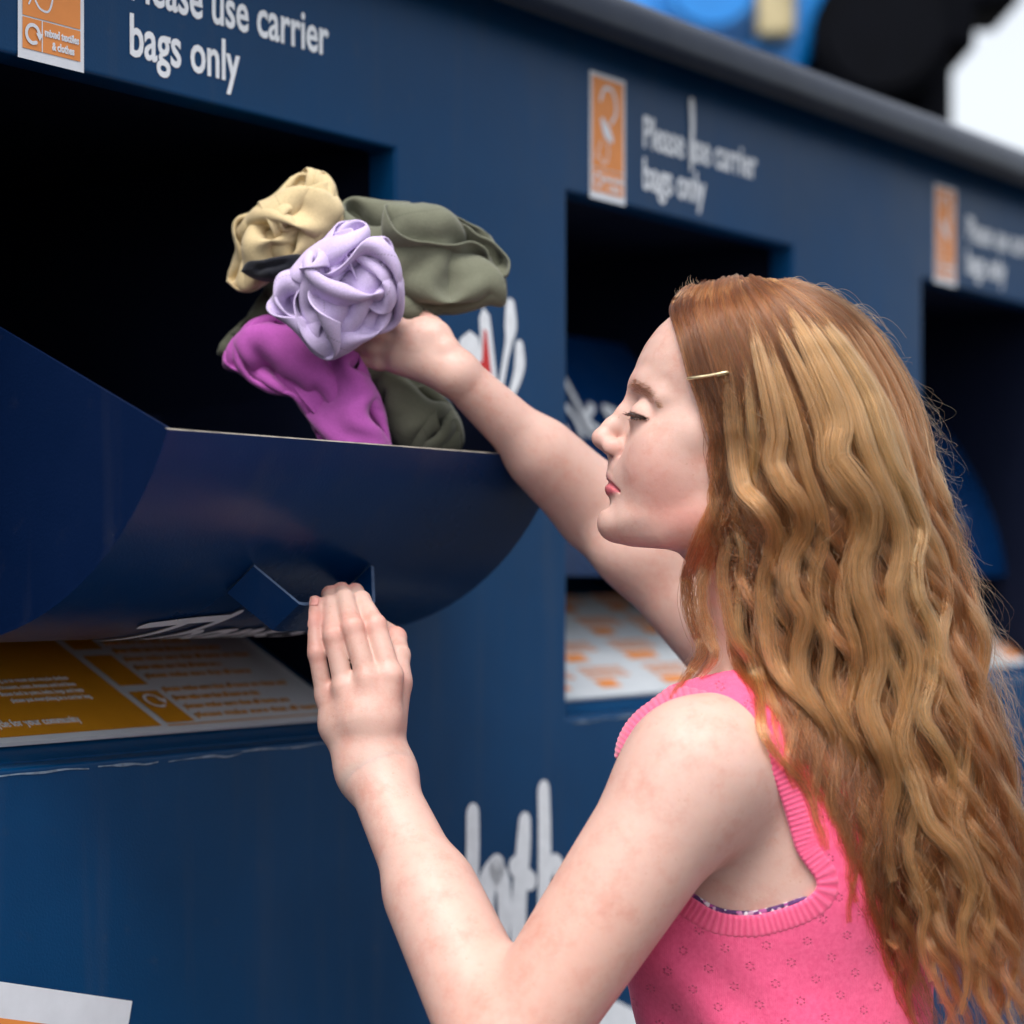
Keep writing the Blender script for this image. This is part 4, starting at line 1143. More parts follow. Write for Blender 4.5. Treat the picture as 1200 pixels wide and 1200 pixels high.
def garment_mesh(outline, center, Y0, H, Hb, feats, pw=3.0, NT=260, NR=80, seed=1, rough=1.0, swirl=None, fan=None):
    """pillow of cloth from a closed outline (photo px), folds carved and raised along polylines.
    feats: (kind, pts, height m, width px); kinds: v valley, r ridge, s step (left side of the path stands proud)"""
    o = catmull(np.vstack([outline, outline[:1]]), 8)[:-1]
    L = np.concatenate([[0], np.cumsum(np.linalg.norm(np.roll(o, -1, 0) - o, axis=1))])
    s = np.linspace(0, L[-1], NT, endpoint=False)
    oo = np.vstack([o, o[:1]]); bx = np.interp(s, L, oo[:, 0]); by = np.interp(s, L, oo[:, 1])
    c = np.asarray(center, float)
    r = np.sin(np.linspace(0, np.pi / 2, NR)) ** 0.9
    X = c[0] + r[:, None] * (bx - c[0])[None]; Y_ = c[1] + r[:, None] * (by - c[1])[None]
    dome = np.clip(1 - r ** pw, 0, 1) ** 0.55
    h = H * dome[:, None] * np.ones_like(X)
    fade = np.clip((1 - r) / 0.10, 0, 1)[:, None]
    pts = np.stack([X.ravel(), Y_.ravel()], 1)
    rg = np.random.default_rng(seed)
    # broad random wrinkles
    for _ in range(int(7 * rough)):
        a = rg.uniform(0, np.pi); f = rg.uniform(0.05, 0.13); ph = rg.uniform(0, 6.28)
        q = (X * np.cos(a) + Y_ * np.sin(a)) * f + ph + 1.3 * np.sin((X * np.sin(a) - Y_ * np.cos(a)) * f * 0.45 + ph)
        h += rough * 0.0016 * (1 - np.abs(np.sin(q * 0.5))) ** 2 * fade
    if swirl:
        (cx, cy), pitch, amp, rmax = swirl
        ddx, ddy = X - cx, Y_ - cy; rho_ = np.hypot(ddx, ddy * 1.08); ph = np.arctan2(ddy, ddx)
        wob = 0.16 * np.sin(2 * ph + 1.0) + 0.10 * np.sin(3 * ph + rho_ * .10) + 0.06 * np.sin(7 * ph - rho_ * .22)
        pp = ph / (2 * np.pi) + (rho_ / pitch) ** 0.85 + wob
        saw = pp - np.floor(pp)
        lay = np.clip(saw / 0.20, 0, 1); lay = lay * lay * (3 - 2 * lay) * (1 - 0.75 * np.clip((saw - .2) / .8, 0, 1) ** 1.2)
        fall = np.clip((rmax - rho_) / (0.30 * rmax), 0, 1) * np.clip(rho_ / 6, 0.2, 1)
        h += amp * (lay - 0.4) * fall - 0.016 * np.exp(-(rho_ / 15) ** 2)
        h += 0.0022 * np.sin(ph * 9 + 0.05 * rho_ + 2 * np.sin(ph * 2)) * fall * np.clip(rho_ / 30, 0, 1)
    if fan:
        (cx, cy), n_, amp = fan
        ph = np.arctan2(Y_ - cy, X - cx); rho_ = np.hypot(X - cx, Y_ - cy)
        w1 = np.sin(ph * n_ + 1.6 * np.sin(ph * 3.1 + 0.012 * rho_)) ; w2 = np.sin(ph * n_ * 1.7 + 2.0 + 0.02 * rho_)
        h += amp * ((1 - np.abs(w1)) ** 1.6 - .4 + .5 * (1 - np.abs(w2)) ** 2) * np.clip(rho_ / 25, 0, 1)
    for kind, pl, hh, wd in feats:
        wd = wd * 1.3; hh = hh * 0.85
        pl = catmull(pl, 6) if len(pl) > 2 else np.asarray(pl, float)
        best = np.full(len(pts), 1e9); sg = np.zeros(len(pts)); par = np.zeros(len(pts))
        for i in range(len(pl) - 1):
            e = pl[i+1] - pl[i]; w_ = pts - pl[i]; tt = np.clip((w_ @ e) / (e @ e + 1e-9), 0, 1)
            dd = ((w_ - tt[:, None] * e) ** 2).sum(1); mk = dd < best
            best[mk] = dd[mk]; sg[mk] = np.sign(e[0] * w_[mk, 1] - e[1] * w_[mk, 0]); par[mk] = (i + tt[mk]) / (len(pl) - 1)
        d = np.sqrt(best); ends = np.clip(np.minimum(par, 1 - par) / 0.12, 0.0, 1) ** 0.5
        if kind == 'v': f = -np.exp(-(d / wd) ** 2) + 0.35 * np.exp(-((d - 1.9 * wd) / (1.1 * wd)) ** 2)
        elif kind == 'r': f = np.exp(-(d / wd) ** 2)
        else:
            sd = d * sg
            f = np.tanh(-sd / (0.35 * wd)) * np.exp(-d / (3.0 * wd))
        h += (hh * f * ends).reshape(X.shape) * (0.35 + 0.65 * fade)
    for _ in range(3):
        h[1:-1] = 0.25 * h[:-2] + 0.5 * h[1:-1] + 0.25 * h[2:]
        h = 0.25 * np.roll(h, 1, 1) + 0.5 * h + 0.25 * np.roll(h, -1, 1)
    back = -Hb * dome[:, None] * np.ones_like(X)
    V, F = [], []
    Yf = Y0 - h; Yb = Y0 - back
    fr = np.stack([(X - 600) * Y0 / FPX, Yf, CAMZ + (HOR - Y_) * Y0 / FPX], -1)
    bk = np.stack([(X - 600) * Y0 / FPX, Yb, CAMZ + (HOR - Y_) * Y0 / FPX], -1)
    bk[-1] = fr[-1]
    V = np.concatenate([fr.reshape(-1, 3), bk[::4].reshape(-1, 3)])
    def grid(nr, off, flip):
        i, j = np.meshgrid(np.arange(nr - 1), np.arange(NT), indexing='ij'); j2 = (j + 1) % NT
        q = np.stack([off + i * NT + j, off + (i + 1) * NT + j, off + (i + 1) * NT + j2, off + i * NT + j2], -1).reshape(-1, 4)
        return q[:, ::-1] if flip else q
    nb_ = len(bk[::4]); F1 = grid(NR, 0, True); F2 = grid(nb_, NR * NT, False)
    # stitch rims
    j = np.arange(NT); j2 = (j + 1) % NT
    F3 = np.stack([(NR - 1) * NT + j, NR * NT + (nb_ - 1) * NT + j, NR * NT + (nb_ - 1) * NT + j2, (NR - 1) * NT + j2], -1)
    return V, np.concatenate([F1, F2, F3])

def crumple(outline, center, Y0, H, Hb, size, n=58, seed=1, its=260, stiff=0.5, spin=0.0, thick=0.009, start=1.9, grav=0.0, pin=None, pw=2.6, twist=0.0, flat_=1.0):
    """a square cloth gathered into the space inside an outline (photo px) and a depth range: position based cloth with
    stretch, shear and bend springs and self repulsion. Returns the grid (n, n, 3) in world space"""
    sc_ = Y0 / FPX
    o = catmull(np.vstack([outline, outline[:1]]), 8)[:-1]; c = np.asarray(center, float)
    pg = np.stack([(o[:, 0] - c[0]) * sc_, -(o[:, 1] - c[1]) * sc_], 1)
    lo_ = pg.min(0) - .06; gs_ = .0022; nx, nz = np.ceil((pg.max(0) + .06 - lo_) / gs_).astype(int)
    GX, GZ = np.meshgrid(lo_[0] + gs_ * np.arange(nx), lo_[1] + gs_ * np.arange(nz), indexing='ij')
    x_, z_ = GX.ravel(), GZ.ravel(); best = np.full(len(x_), 1e9); ins = np.zeros(len(x_), bool)
    for k in range(0, len(pg), 2):
        A = pg[k]; B_ = pg[(k + 2) % len(pg)] if k + 2 < len(pg) else pg[0]
        e = B_ - A; wx, wz = x_ - A[0], z_ - A[1]; tt = np.clip((wx * e[0] + wz * e[1]) / (e @ e + 1e-12), 0, 1)
        best = np.minimum(best, (wx - tt * e[0]) ** 2 + (wz - tt * e[1]) ** 2)
        cnd = ((A[1] <= z_) & (z_ < B_[1])) | ((B_[1] <= z_) & (z_ < A[1]))
        ins ^= cnd & (x_ < A[0] + wz / (e[1] + 1e-12) * e[0])
    SD = np.where(ins, -1, 1).reshape(nx, nz) * np.sqrt(best).reshape(nx, nz)
    GRx, GRz = np.gradient(SD, gs_); Rin = -SD.min() * 0.75
    rg = np.random.default_rng(seed)
    g = np.linspace(-.5, .5, n) * size
    U, Vv = np.meshgrid(g, g * flat_, indexing='ij'); L0 = size / (n - 1)
    ca, sa = np.cos(spin), np.sin(spin)
    X = np.stack([U * ca - Vv * sa, 0.02 * rg.standard_normal((n, n)), U * sa + Vv * ca], -1)
    for _ in range(9):                                       # seed folds
        a = rg.uniform(0, np.pi); f = rg.uniform(12, 40); X[..., 1] += 0.012 * np.sin((U * np.cos(a) + Vv * np.sin(a)) * f + rg.uniform(0, 6.28))
    offs = [(1, 0, 1, 1.0), (0, 1, 1, 1.0), (1, 1, 2 ** .5, .6), (1, -1, 2 ** .5, .6), (2, 0, 2, stiff), (0, 2, 2, stiff), (4, 0, 4, stiff * .5), (0, 4, 4, stiff * .5)]
    prev = X.copy()
    ii = np.arange(n * n); gi, gj = ii // n, ii % n
    for it in range(its):
        q = it / its
        vel = (X - prev) * 0.80; prev = X.copy(); X = X + vel
        X[..., 2] -= grav * 1e-4
        s = max(1.0, start + (1 - start) * min(1, q / 0.55))
        # gather: keep inside the outline and depth range
        if twist:
            ang = twist * (1 - min(1, q / .6)) * 0.02; r2 = np.hypot(X[..., 0], X[..., 2])
            da = ang * np.exp(-(r2 / 0.05) ** 2); cx, cz = X[..., 0].copy(), X[..., 2].copy()
            X[..., 0] = cx * np.cos(da) - cz * np.sin(da); X[..., 2] = cx * np.sin(da) + cz * np.cos(da)
        for rep_ in range(4):
            acc = np.zeros_like(X); cnt = np.full((n, n, 1), 1e-6)
            for di, dj, r0, w_ in offs:
                A = X[:n-di, max(0, -dj):n-max(0, dj)]; B_ = X[di:, max(0, dj):n+min(0, dj)]
                d = B_ - A; ln = np.linalg.norm(d, axis=-1, keepdims=True) + 1e-9
                ex = (ln - r0 * L0 * (flat_ if di == 0 else 1))
                if r0 >= 2: ex = np.minimum(ex, 0)           # bend springs only resist folding
                cor = d / ln * ex * 0.5 * w_
                acc[:n-di, max(0, -dj):n-max(0, dj)] += cor; acc[di:, max(0, dj):n+min(0, dj)] -= cor
                cnt[:n-di, max(0, -dj):n-max(0, dj)] += w_ * (1 if r0 < 2 else .5); cnt[di:, max(0, dj):n+min(0, dj)] += w_ * (1 if r0 < 2 else .5)
            X += acc / cnt * 1.6
            fx = np.clip((X[..., 0] / s - lo_[0]) / gs_, 0, nx - 1.01).astype(int); fz = np.clip((X[..., 2] / s - lo_[1]) / gs_, 0, nz - 1.01).astype(int)
            d = SD[fx, fz] * s; o_ = np.maximum(d, 0) * 0.7
            X[..., 0] -= o_ * GRx[fx, fz]; X[..., 2] -= o_ * GRz[fx, fz]
            t_ = np.clip(-d / (Rin * s), 0.03, 1); al = (1 - (1 - t_) ** 2) ** .5 * (0.6 + 0.4 * s)
            X[..., 1] += 0.8 * (np.clip(X[..., 1], -H * al, Hb * al) - X[..., 1])
            if pin is not None: X[pin[0], pin[1]] = pin[2]
        if it % 6 == 5 and it > 20:                          # self repulsion
            P_ = X.reshape(-1, 3); push = np.zeros_like(P_); cn = np.zeros(len(P_))
            P3 = P_.astype(np.float32); sq = (P3 * P3).sum(1)
            d2 = sq[:, None] + sq[None] - 2 * (P3 @ P3.T)
            a_, b_ = np.nonzero(d2 < thick * thick)
            k_ = (np.abs(gi[a_] - gi[b_]) + np.abs(gj[a_] - gj[b_])) > 4; a_, b_ = a_[k_], b_[k_]
            if len(a_):
                D = P_[a_] - P_[b_]; dd = np.linalg.norm(D, axis=1) + 1e-9; f_ = D / dd[:, None] * ((thick - dd) * 0.5).clip(0)[:, None]
                for q3 in range(3): push[:, q3] = np.bincount(a_, f_[:, q3], len(P_))
                cn = np.bincount(a_, minlength=len(P_))
            P_ += push / np.maximum(cn, 1)[:, None]; X = P_.reshape(n, n, 3)
            prev = X - (X - prev) * 0.3
    W_ = X.copy()
    W_[..., 0] += (c[0] - 600) * sc_; W_[..., 1] += Y0; W_[..., 2] += CAMZ + (HOR - c[1]) * sc_
    return W_

def cloth_obj(name, W_, m, parent=None, label=None, thickness=0.0016):
    n = W_.shape[0]
    i, j = np.meshgrid(np.arange(n - 1), np.arange(W_.shape[1] - 1), indexing='ij'); w2 = W_.shape[1]
    F = np.stack([i * w2 + j, (i + 1) * w2 + j, (i + 1) * w2 + j + 1, i * w2 + j + 1], -1).reshape(-1, 4)
    V = W_.reshape(-1, 3)
    if parent is None:
        c = V.mean(0); c[2] = V[:, 2].min(); o = link(name, mesh_np(name, V - c, F), m); o.location = c
        tag(o, label, 'garment', 'clothes being pushed into the chute')
    else: o = link(name, mesh_np(name, V - np.array(parent.location), F), m, parent)
    gi_, gj_ = np.meshgrid(np.arange(n), np.arange(w2), indexing='ij'); e_ = np.minimum(np.minimum(gi_, n - 1 - gi_), np.minimum(gj_, w2 - 1 - gj_)).ravel() * 0.006
    color_attr(o.data, 'hem', np.stack([e_, gi_.ravel() * .006, gj_.ravel() * .006], 1))
    o.modifiers.new('smooth', 'SUBSURF').levels = 2; o.modifiers['smooth'].render_levels = 2
    s = o.modifiers.new('thick', 'SOLIDIFY'); s.thickness = thickness; s.offset = 0
    return o

def zA(*pts): return np.array([(240 + x / 3, 180 + y / 3) for x, y in pts], float)
def zB(*pts): return np.array([(260 + x * .2, 190 + y * .2) for x, y in pts], float)

def one_garment(name, label, m, V, F):
    c = V.mean(0); c[2] = V[:, 2].min()
    o = link(name, mesh_np(name, V - c, F), m); o.location = c
    tag(o, label, 'garment', 'clothes being pushed into the chute')
    return o

# lilac: rolled and swirled
lil = zB((590,470),(640,410),(700,360),(770,340),(830,362),(880,410),(950,440),(1010,480),(1050,535),(1064,620),(1066,760),(1060,900),(1040,980),(990,1037),(900,1095),(800,1145),(700,1175),(600,1192),(555,1170),(510,1110),(460,1045),(425,1000),(370,950),(290,925),(195,920),(240,850),(290,790),(300,690),(330,645),(400,645),(450,570),(520,510))
W_ = crumple(lil, zB((690, 760))[0], 2.205, .050, .04, .36, seed=24, stiff=0.8, spin=.5, twist=20.0, thick=.011)
cloth_obj('lilac_jumper', W_, cloth_mat('lilac_jersey', (0.56, 0.46, 0.70)), None, 'lilac jersey top rolled into a swirl, in front of the bundle')

# tan
tan = zB((310,205),(360,150),(420,85),(490,42),(560,55),(630,100),(662,150),(668,220),(705,260),(720,340),(680,420),(620,520),(500,600),(380,660),(260,710),(200,762),(120,775),(40,722),(6,665),(48,590),(60,480),(65,345),(160,310),(180,270),(250,232))
W_ = crumple(tan, zB((330, 420))[0], 2.280, .045, .04, .36, seed=11, stiff=0.5, spin=.2, thick=.011)
cloth_obj('tan_jumper', W_, cloth_mat('tan_cotton', (0.62, 0.49, 0.28)), None, 'tan cotton jumper at the top left of the bundle')

# small dark garment peeping out between tan and lilac
dk = zB((110,640),(150,585),(240,575),(330,555),(460,540),(470,600),(420,660),(300,700),(190,685))
V, F = garment_mesh(dk, zB((300, 625))[0], 2.238, .010, .02, [('v', zB((200, 640), (300, 620), (400, 590)), .004, 3)], 3.0, 120, 30, 2)
one_garment('black_shirt', 'black garment tucked between the tan jumper and lilac top', cloth_mat('black_cotton', (0.006, 0.007, 0.012)), V, F)

# olive trousers: main roll plus hanging leg and cuff end (parts)
oli = zA((462,150),(500,130),(600,150),(700,158),(830,178),(900,218),(980,262),(1025,315),(1058,362),(1052,440),(1042,530),(990,572),(920,597),(868,597),(838,548),(760,570),(690,595),(600,600),(520,480),(480,300))
olive = empty('rolled_trousers', P(400, 520, 2.27))
tag(olive, 'olive green cotton trousers rolled up behind the lilac top', 'garment', 'clothes being pushed into the chute')
M_ol = cloth_mat('olive_cotton', (0.135, 0.140, 0.100))
oc = np.array(olive.location)
W_ = crumple(oli, zA((760, 370))[0], 2.290, .056, .05, .31, n=50, seed=8, stiff=1.0, spin=-.3, thick=.012, start=1.5)
W_[..., 2] -= .005; W_[..., 0] += .002
cloth_obj('rolled_seat', W_, M_ol, olive)
leg = zA((540,710),(640,730),(740,780),(820,840),(900,950),(900,1040),(820,1080),(700,1060),(620,960),(570,830))
W_ = crumple(leg, zA((720, 900))[0], 2.315, .032, .03, .20, n=36, seed=5, stiff=0.9, spin=.8, its=160)
cloth_obj('trouser_leg', W_, M_ol, olive)
leg = zA((36,705),(70,650),(120,600),(180,520),(232,455),(300,470),(320,560),(250,640),(150,690),(80,720))
W_ = crumple(leg, zA((200, 590))[0], 2.33, .02, .02, .17, n=34, seed=3, stiff=0.9, spin=.7, its=160)
cloth_obj('trouser_leg', W_, M_ol, olive)

# purple
pur = zA((48,782),(52,735),(100,650),(160,590),(250,572),(340,600),(480,640),(545,720),(595,820),(628,900),(650,1015),(660,1120),(520,1140),(420,1080),(380,980),(330,900),(295,858),(230,852),(160,812),(95,764))
W_ = crumple(pur, zA((330, 770))[0], 2.268, .034, .035, .32, seed=16, stiff=0.5, spin=.9, thick=.010, grav=0.0)
cloth_obj('purple_shirt', W_, cloth_mat('purple_cotton', (0.46, 0.10, 0.42)), None, 'bright purple cotton shirt drooping over the chute lip')
# ------------------------------------------------------------------ hair
HL = np.array([(318,846),(322,832),(326,822),(332,808),(340,799),(352,790),(370,785),(400,791),(440,801),(480,815),(520,827),(560,832),(600,836),(640,846),(680,848),(720,850),(760,856),(800,874),(850,900),(900,925),(950,950),(1000,976),(1050,1000),(1100,1022),(1150,1046),(1200,1072),(1300,1118)], float)
HR = np.array([(318,880),(322,900),(326,914),(332,930),(340,950),(352,973),(370,1000),(400,1030),(440,1056),(480,1075),(520,1087),(560,1096),(600,1106),(640,1120),(680,1131),(720,1146),(760,1160),(800,1172),(850,1181),(900,1188),(950,1194),(1000,1200),(1050,1205),(1100,1210),(1150,1215),(1200,1219),(1300,1222)], float)
HW = np.array([(318,.002),(322,.018),(326,.032),(332,.044),(340,.055),(352,.065),(370,.074),(400,.082),(440,.087),(480,.090),(520,.092),(560,.093),(640,.094),(720,.098),(800,.108),(880,.118),(960,.120),(1100,.118),(1300,.112)], float)
def hairpt(u, y, rho, side):
    """point of the hair volume: u 0..1 from the front to the back outline at row y, rho depth fraction, side +1 camera side"""
    l = np.interp(y, HL[:, 0], HL[:, 1]); r = np.interp(y, HR[:, 0], HR[:, 1]); wd = np.interp(y, HW[:, 0], HW[:, 1])
    x = l + (r - l) * u
    l6, r6 = 846.0, 1120.0                                  # below the jaw the locks hang down instead of following the outline
    hang = l6 + (r6 - l6) * u + 0.17 * (y - 640) + 0.05 * (y - 640) * u
    x = np.where(y > 640, hang, x)
    qv = np.abs(np.clip(2 * (x - l) / (r - l) - 1, -1, 1)); pw = np.interp(y, [400, 620, 820], [2.2, 2.6, 3.4])
    c = wd * np.clip(1 - qv ** pw, 0, 1) ** (1 / pw) * rho
    Yc = YH + np.interp(y, [600, 900], [0.0, 0.03])
    return x, y, Yc - side * c

def push_out(G, margin, SD):
    """keep guides outside the body"""
    for _ in range(14):
        f = body_sdf(G); m = f < margin
        if not m.any(): break
        p = G[m]; e = 0.002; f0 = f[m]
        G[m, 1] -= SD[m] * np.clip(margin - f0, 0.001, 0.03)
    return G

NP = 44
locks = []       # (guide (NP,3), width(NP), nstrands, tone, frizz)
hr = np.random.default_rng(21)
def add_lock(u, rho, side, ytop, yend, amp, lam, ph, wid, n, tone, drift=0.0, frizz=1.0, wavestart=500):
    s = np.linspace(0, 1, NP)
    yg = np.arange(660, 1300, 10.0); xg = hairpt(np.full(len(yg), u), yg, rho, side)[0]
    out_ = yg[xg < np.interp(yg, HL[:, 0], HL[:, 1]) - 4]
    if len(out_): yend = min(yend, out_[0] + hr.uniform(-70, 40))
    y = ytop + (yend - ytop) * s ** 1.12
    uu = np.clip(u + drift * np.clip((y - 450) / 600, 0, 1), 0.0, 1.0)
    x, yv, Yd = hairpt(uu, y, rho, side)
    a = amp * np.clip((y - wavestart) / 130, 0, 1) * (1 - 0.25 * s)
    cyc = (y - wavestart) / lam
    th = 2 * np.pi * (cyc + 0.12 * np.sin(cyc * 2.1 + ph)) + ph
    x = x + a * np.sin(th); Yd = Yd - side * (a / 1366.0) * 0.75 * np.cos(th)
    G = np.stack([(x - 600) * Yd / FPX, Yd, CAMZ + (HOR - yv) * Yd / FPX], 1)
    wprof = np.interp(s, [0, .07, .24, .42, .8, 1], [.30, .85, .85, .62, .5, .18]) * wid * (1 if side < 0 else min(1.0, .35 + 7 * u))
    locks.append([G, wprof, n, tone, frizz, side])
# under layers: fill the volume
for rho, nl, ns in ((0.60, 30, 34), (0.84, 46, 46)):
    for k in range(nl):
        u = (k + hr.uniform(.1, .9)) / nl
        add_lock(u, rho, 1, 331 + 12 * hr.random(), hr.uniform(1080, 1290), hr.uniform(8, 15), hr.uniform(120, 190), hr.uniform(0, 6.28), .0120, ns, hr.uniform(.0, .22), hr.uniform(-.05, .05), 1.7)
# outer layer: combed cap that turns into separate wavy locks
NLO = 54
for k in range(NLO):
    u = (k + hr.uniform(.2, .8)) / NLO
    ye = hr.uniform(1120, 1300) if u > .25 else hr.uniform(900, 1180)
    add_lock(u, hr.uniform(.97, 1.05), 1, 322 + 20 * (2 * u - 1) ** 2 + 6 * hr.random(), ye, hr.uniform(9, 21), hr.uniform(125, 190), hr.uniform(0, 6.28), hr.uniform(.0050, .0100), 92, hr.uniform(.30, .85), hr.uniform(-.07, .05), 1.0, hr.uniform(470, 540))
# far side
for rho, nl, ns in ((0.7, 16, 24), (1.0, 28, 34)):
    for k in range(nl):
        u = (k + .5) / nl
        if u < .12: continue
        add_lock(u, rho, -1, 330, hr.uniform(1100, 1280), 14, hr.uniform(130, 180), hr.uniform(0, 6.28), .012, ns, hr.uniform(.3, .7))
# loose locks before the neck and over the shoulder (photo px, depth)
def free_lock(pts, wid, n, tone, frizz=0.8):
    c = catmull(np.array(pts, float), 12); L = np.concatenate([[0], np.cumsum(np.linalg.norm(np.diff(c[:, :2], axis=0), axis=1))])
    s = np.linspace(0, L[-1], NP); q = np.stack([np.interp(s, L, c[:, i]) for i in range(3)], 1)
    G = np.stack([(q[:, 0] - 600) * q[:, 2] / FPX, q[:, 2], CAMZ + (HOR - q[:, 1]) * q[:, 2] / FPX], 1)
    sp = np.linspace(0, 1, NP)
    locks.append([G, np.interp(sp, [0, .3, .8, 1], [.02, .9, .8, .2]) * wid, n, tone, frizz, 1])
free_lock([(880, 500, 2.00), (850, 560, 2.01), (818, 630, 2.02), (806, 680, 2.03), (812, 725, 2.03), (824, 760, 2.03), (806, 790, 2.03), (776, 822, 2.03)], .0068, 110, .35)
free_lock([(890, 500, 1.99), (856, 580, 1.99), (832, 650, 2.0), (820, 700, 2.0), (832, 745, 1.995), (838, 770, 1.99), (815, 800, 2.0)], .0068, 110, .4)

# the distinct S-shaped locks that lie on top, traced from root to tip (photo px; depth from the hair surface)
def ysurf(x, y):
    l = np.interp(y, HL[:, 0], HL[:, 1]); r = np.interp(y, HR[:, 0], HR[:, 1]); wd = np.interp(y, HW[:, 0], HW[:, 1])
    qv = np.abs(np.clip(2 * (x - l) / (r - l) - 1, -1, 1)); pw = np.interp(y, [400, 620, 820], [2.2, 2.6, 3.4])
    return YH + np.interp(y, [600, 900], [0.0, 0.03]) - wd * np.clip(1 - qv ** pw, 0.05, 1) ** (1 / pw)
def s_lock(pts, wid, n, tone, lift=0.010, fz=0.6, taper=(.30, 1.0, .8, .25)):
    c = catmull(np.array(pts, float), 12); L = np.concatenate([[0], np.cumsum(np.linalg.norm(np.diff(c, axis=0), axis=1))])
    s_ = np.linspace(0, L[-1], NP); x = np.interp(s_, L, c[:, 0]); y = np.interp(s_, L, c[:, 1])
    dx = np.gradient(x) / (np.gradient(y) + 1e-6); k = np.convolve(np.pad(dx, 2, mode='edge'), np.ones(5) / 5, 'valid')
    up = np.clip((y - 335) / 170, 0, 1)
    ys_ = ysurf(x, y); Yd = np.where(y > 520, np.minimum(ys_, 1.99), ys_) - .001 - lift * up - 0.012 * np.clip(k, -.8, .8) * up
    G = np.stack([(x - 600) * Yd / FPX, Yd, CAMZ + (HOR - y) * Yd / FPX], 1)
    sp = np.linspace(0, 1, NP)
    locks.append([G, np.interp(sp, [0, .22, .75, 1], taper) * wid, n, tone, fz, 1])
s_lock([(893,330),(930,375),(966,445),(984,495),(980,532),(1000,562),(1019,592),(1018,622),(1007,657),(1010,695),(1024,738),(1028,778),(1017,826),(1033,872),(1047,914),(1040,965),(1040,1005),(1052,1050)], .0118, 260, 1.0, .013)
s_lock([(884,330),(915,390),(945,450),(962,500),(966,540),(985,575),(1002,600),(1000,640),(988,680),(990,720),(1003,760),(1000,810),(985,850),(990,900),(1005,950)], .0070, 120, .9, .011)
s_lock([(868,330),(886,400),(903,465),(911,512),(907,540),(921,570),(938,592),(942,622),(927,657),(927,692),(943,724),(936,765),(940,806),(966,846),(980,881),(974,925),(964,965)], .0095, 200, 1.0, .013)
s_lock([(850,335),(855,420),(860,505),(869,568),(890,592),(906,618),(905,648),(895,682),(898,724),(903,766),(922,800),(954,834),(974,862),(972,900)], .0085, 160, .95, .013)
s_lock([(912,335),(965,380),(1012,450),(1034,510),(1050,552),(1068,584),(1078,620),(1070,660),(1074,700),(1092,740),(1090,790),(1080,836),(1100,870),(1116,905),(1108,950),(1092,985)], .0095, 170, .85, .009)
s_lock([(905,332),(955,390),(995,460),(1014,520),(1030,560),(1052,610),(1056,650),(1048,690),(1056,730),(1072,770),(1066,820),(1056,870),(1072,915),(1090,965),(1122,998),(1138,1040),(1128,1090),(1134,1150),(1120,1210)], .0085, 160, .95, .011)
s_lock([(925,342),(985,400),(1030,470),(1056,540),(1072,600),(1098,650),(1106,700),(1098,750),(1112,800),(1132,850),(1128,905),(1118,960),(1140,1015),(1160,1070),(1152,1130),(1160,1200)], .0095, 150, .8, .006)
s_lock([(875,330),(900,400),(925,470),(938,520),(948,560),(962,596),(966,636),(955,676),(958,716),(972,756),(968,806),(990,850),(1008,890),(1006,940),(1018,985),(1010,1030),(1030,1090),(1066,1124)], .0062, 100, 1.0, .010)
s_lock([(858,332),(872,410),(880,480),(884,540),(872,580),(862,610),(872,645),(868,690),(866,740),(880,775),(886,812),(884,850),(906,884),(936,918),(948,960),(962,1000)], .0052, 80, .8, .010)
s_lock([(846,339),(842,420),(846,500),(848,560),(838,600),(850,632),(846,670),(852,710),(862,748),(886,780),(900,820),(918,850),(912,890),(930,930)], .0060, 90, .55, .006)
s_lock([(915,337),(975,400),(1015,470),(1045,570),(1062,640),(1040,700),(1036,750),(1054,800),(1062,860),(1084,910),(1070,960),(1066,1010),(1086,1060),(1080,1110),(1098,1170)], .0065, 110, .9, .008)
# dark little curls by the jaw
for k in range(16):
    x0 = hr.uniform(850, 888); y0 = hr.uniform(560, 660)
    pts = [(x0 + 8, y0 - 60), (x0, y0)]
    for j in range(4): pts.append((pts[-1][0] + hr.uniform(-13, 12), pts[-1][1] + hr.uniform(20, 34)))
    s_lock(pts, .0042, 46, hr.uniform(0, .3), hr.uniform(-.004, .004), 2.6, (.2, 1, .9, .3))

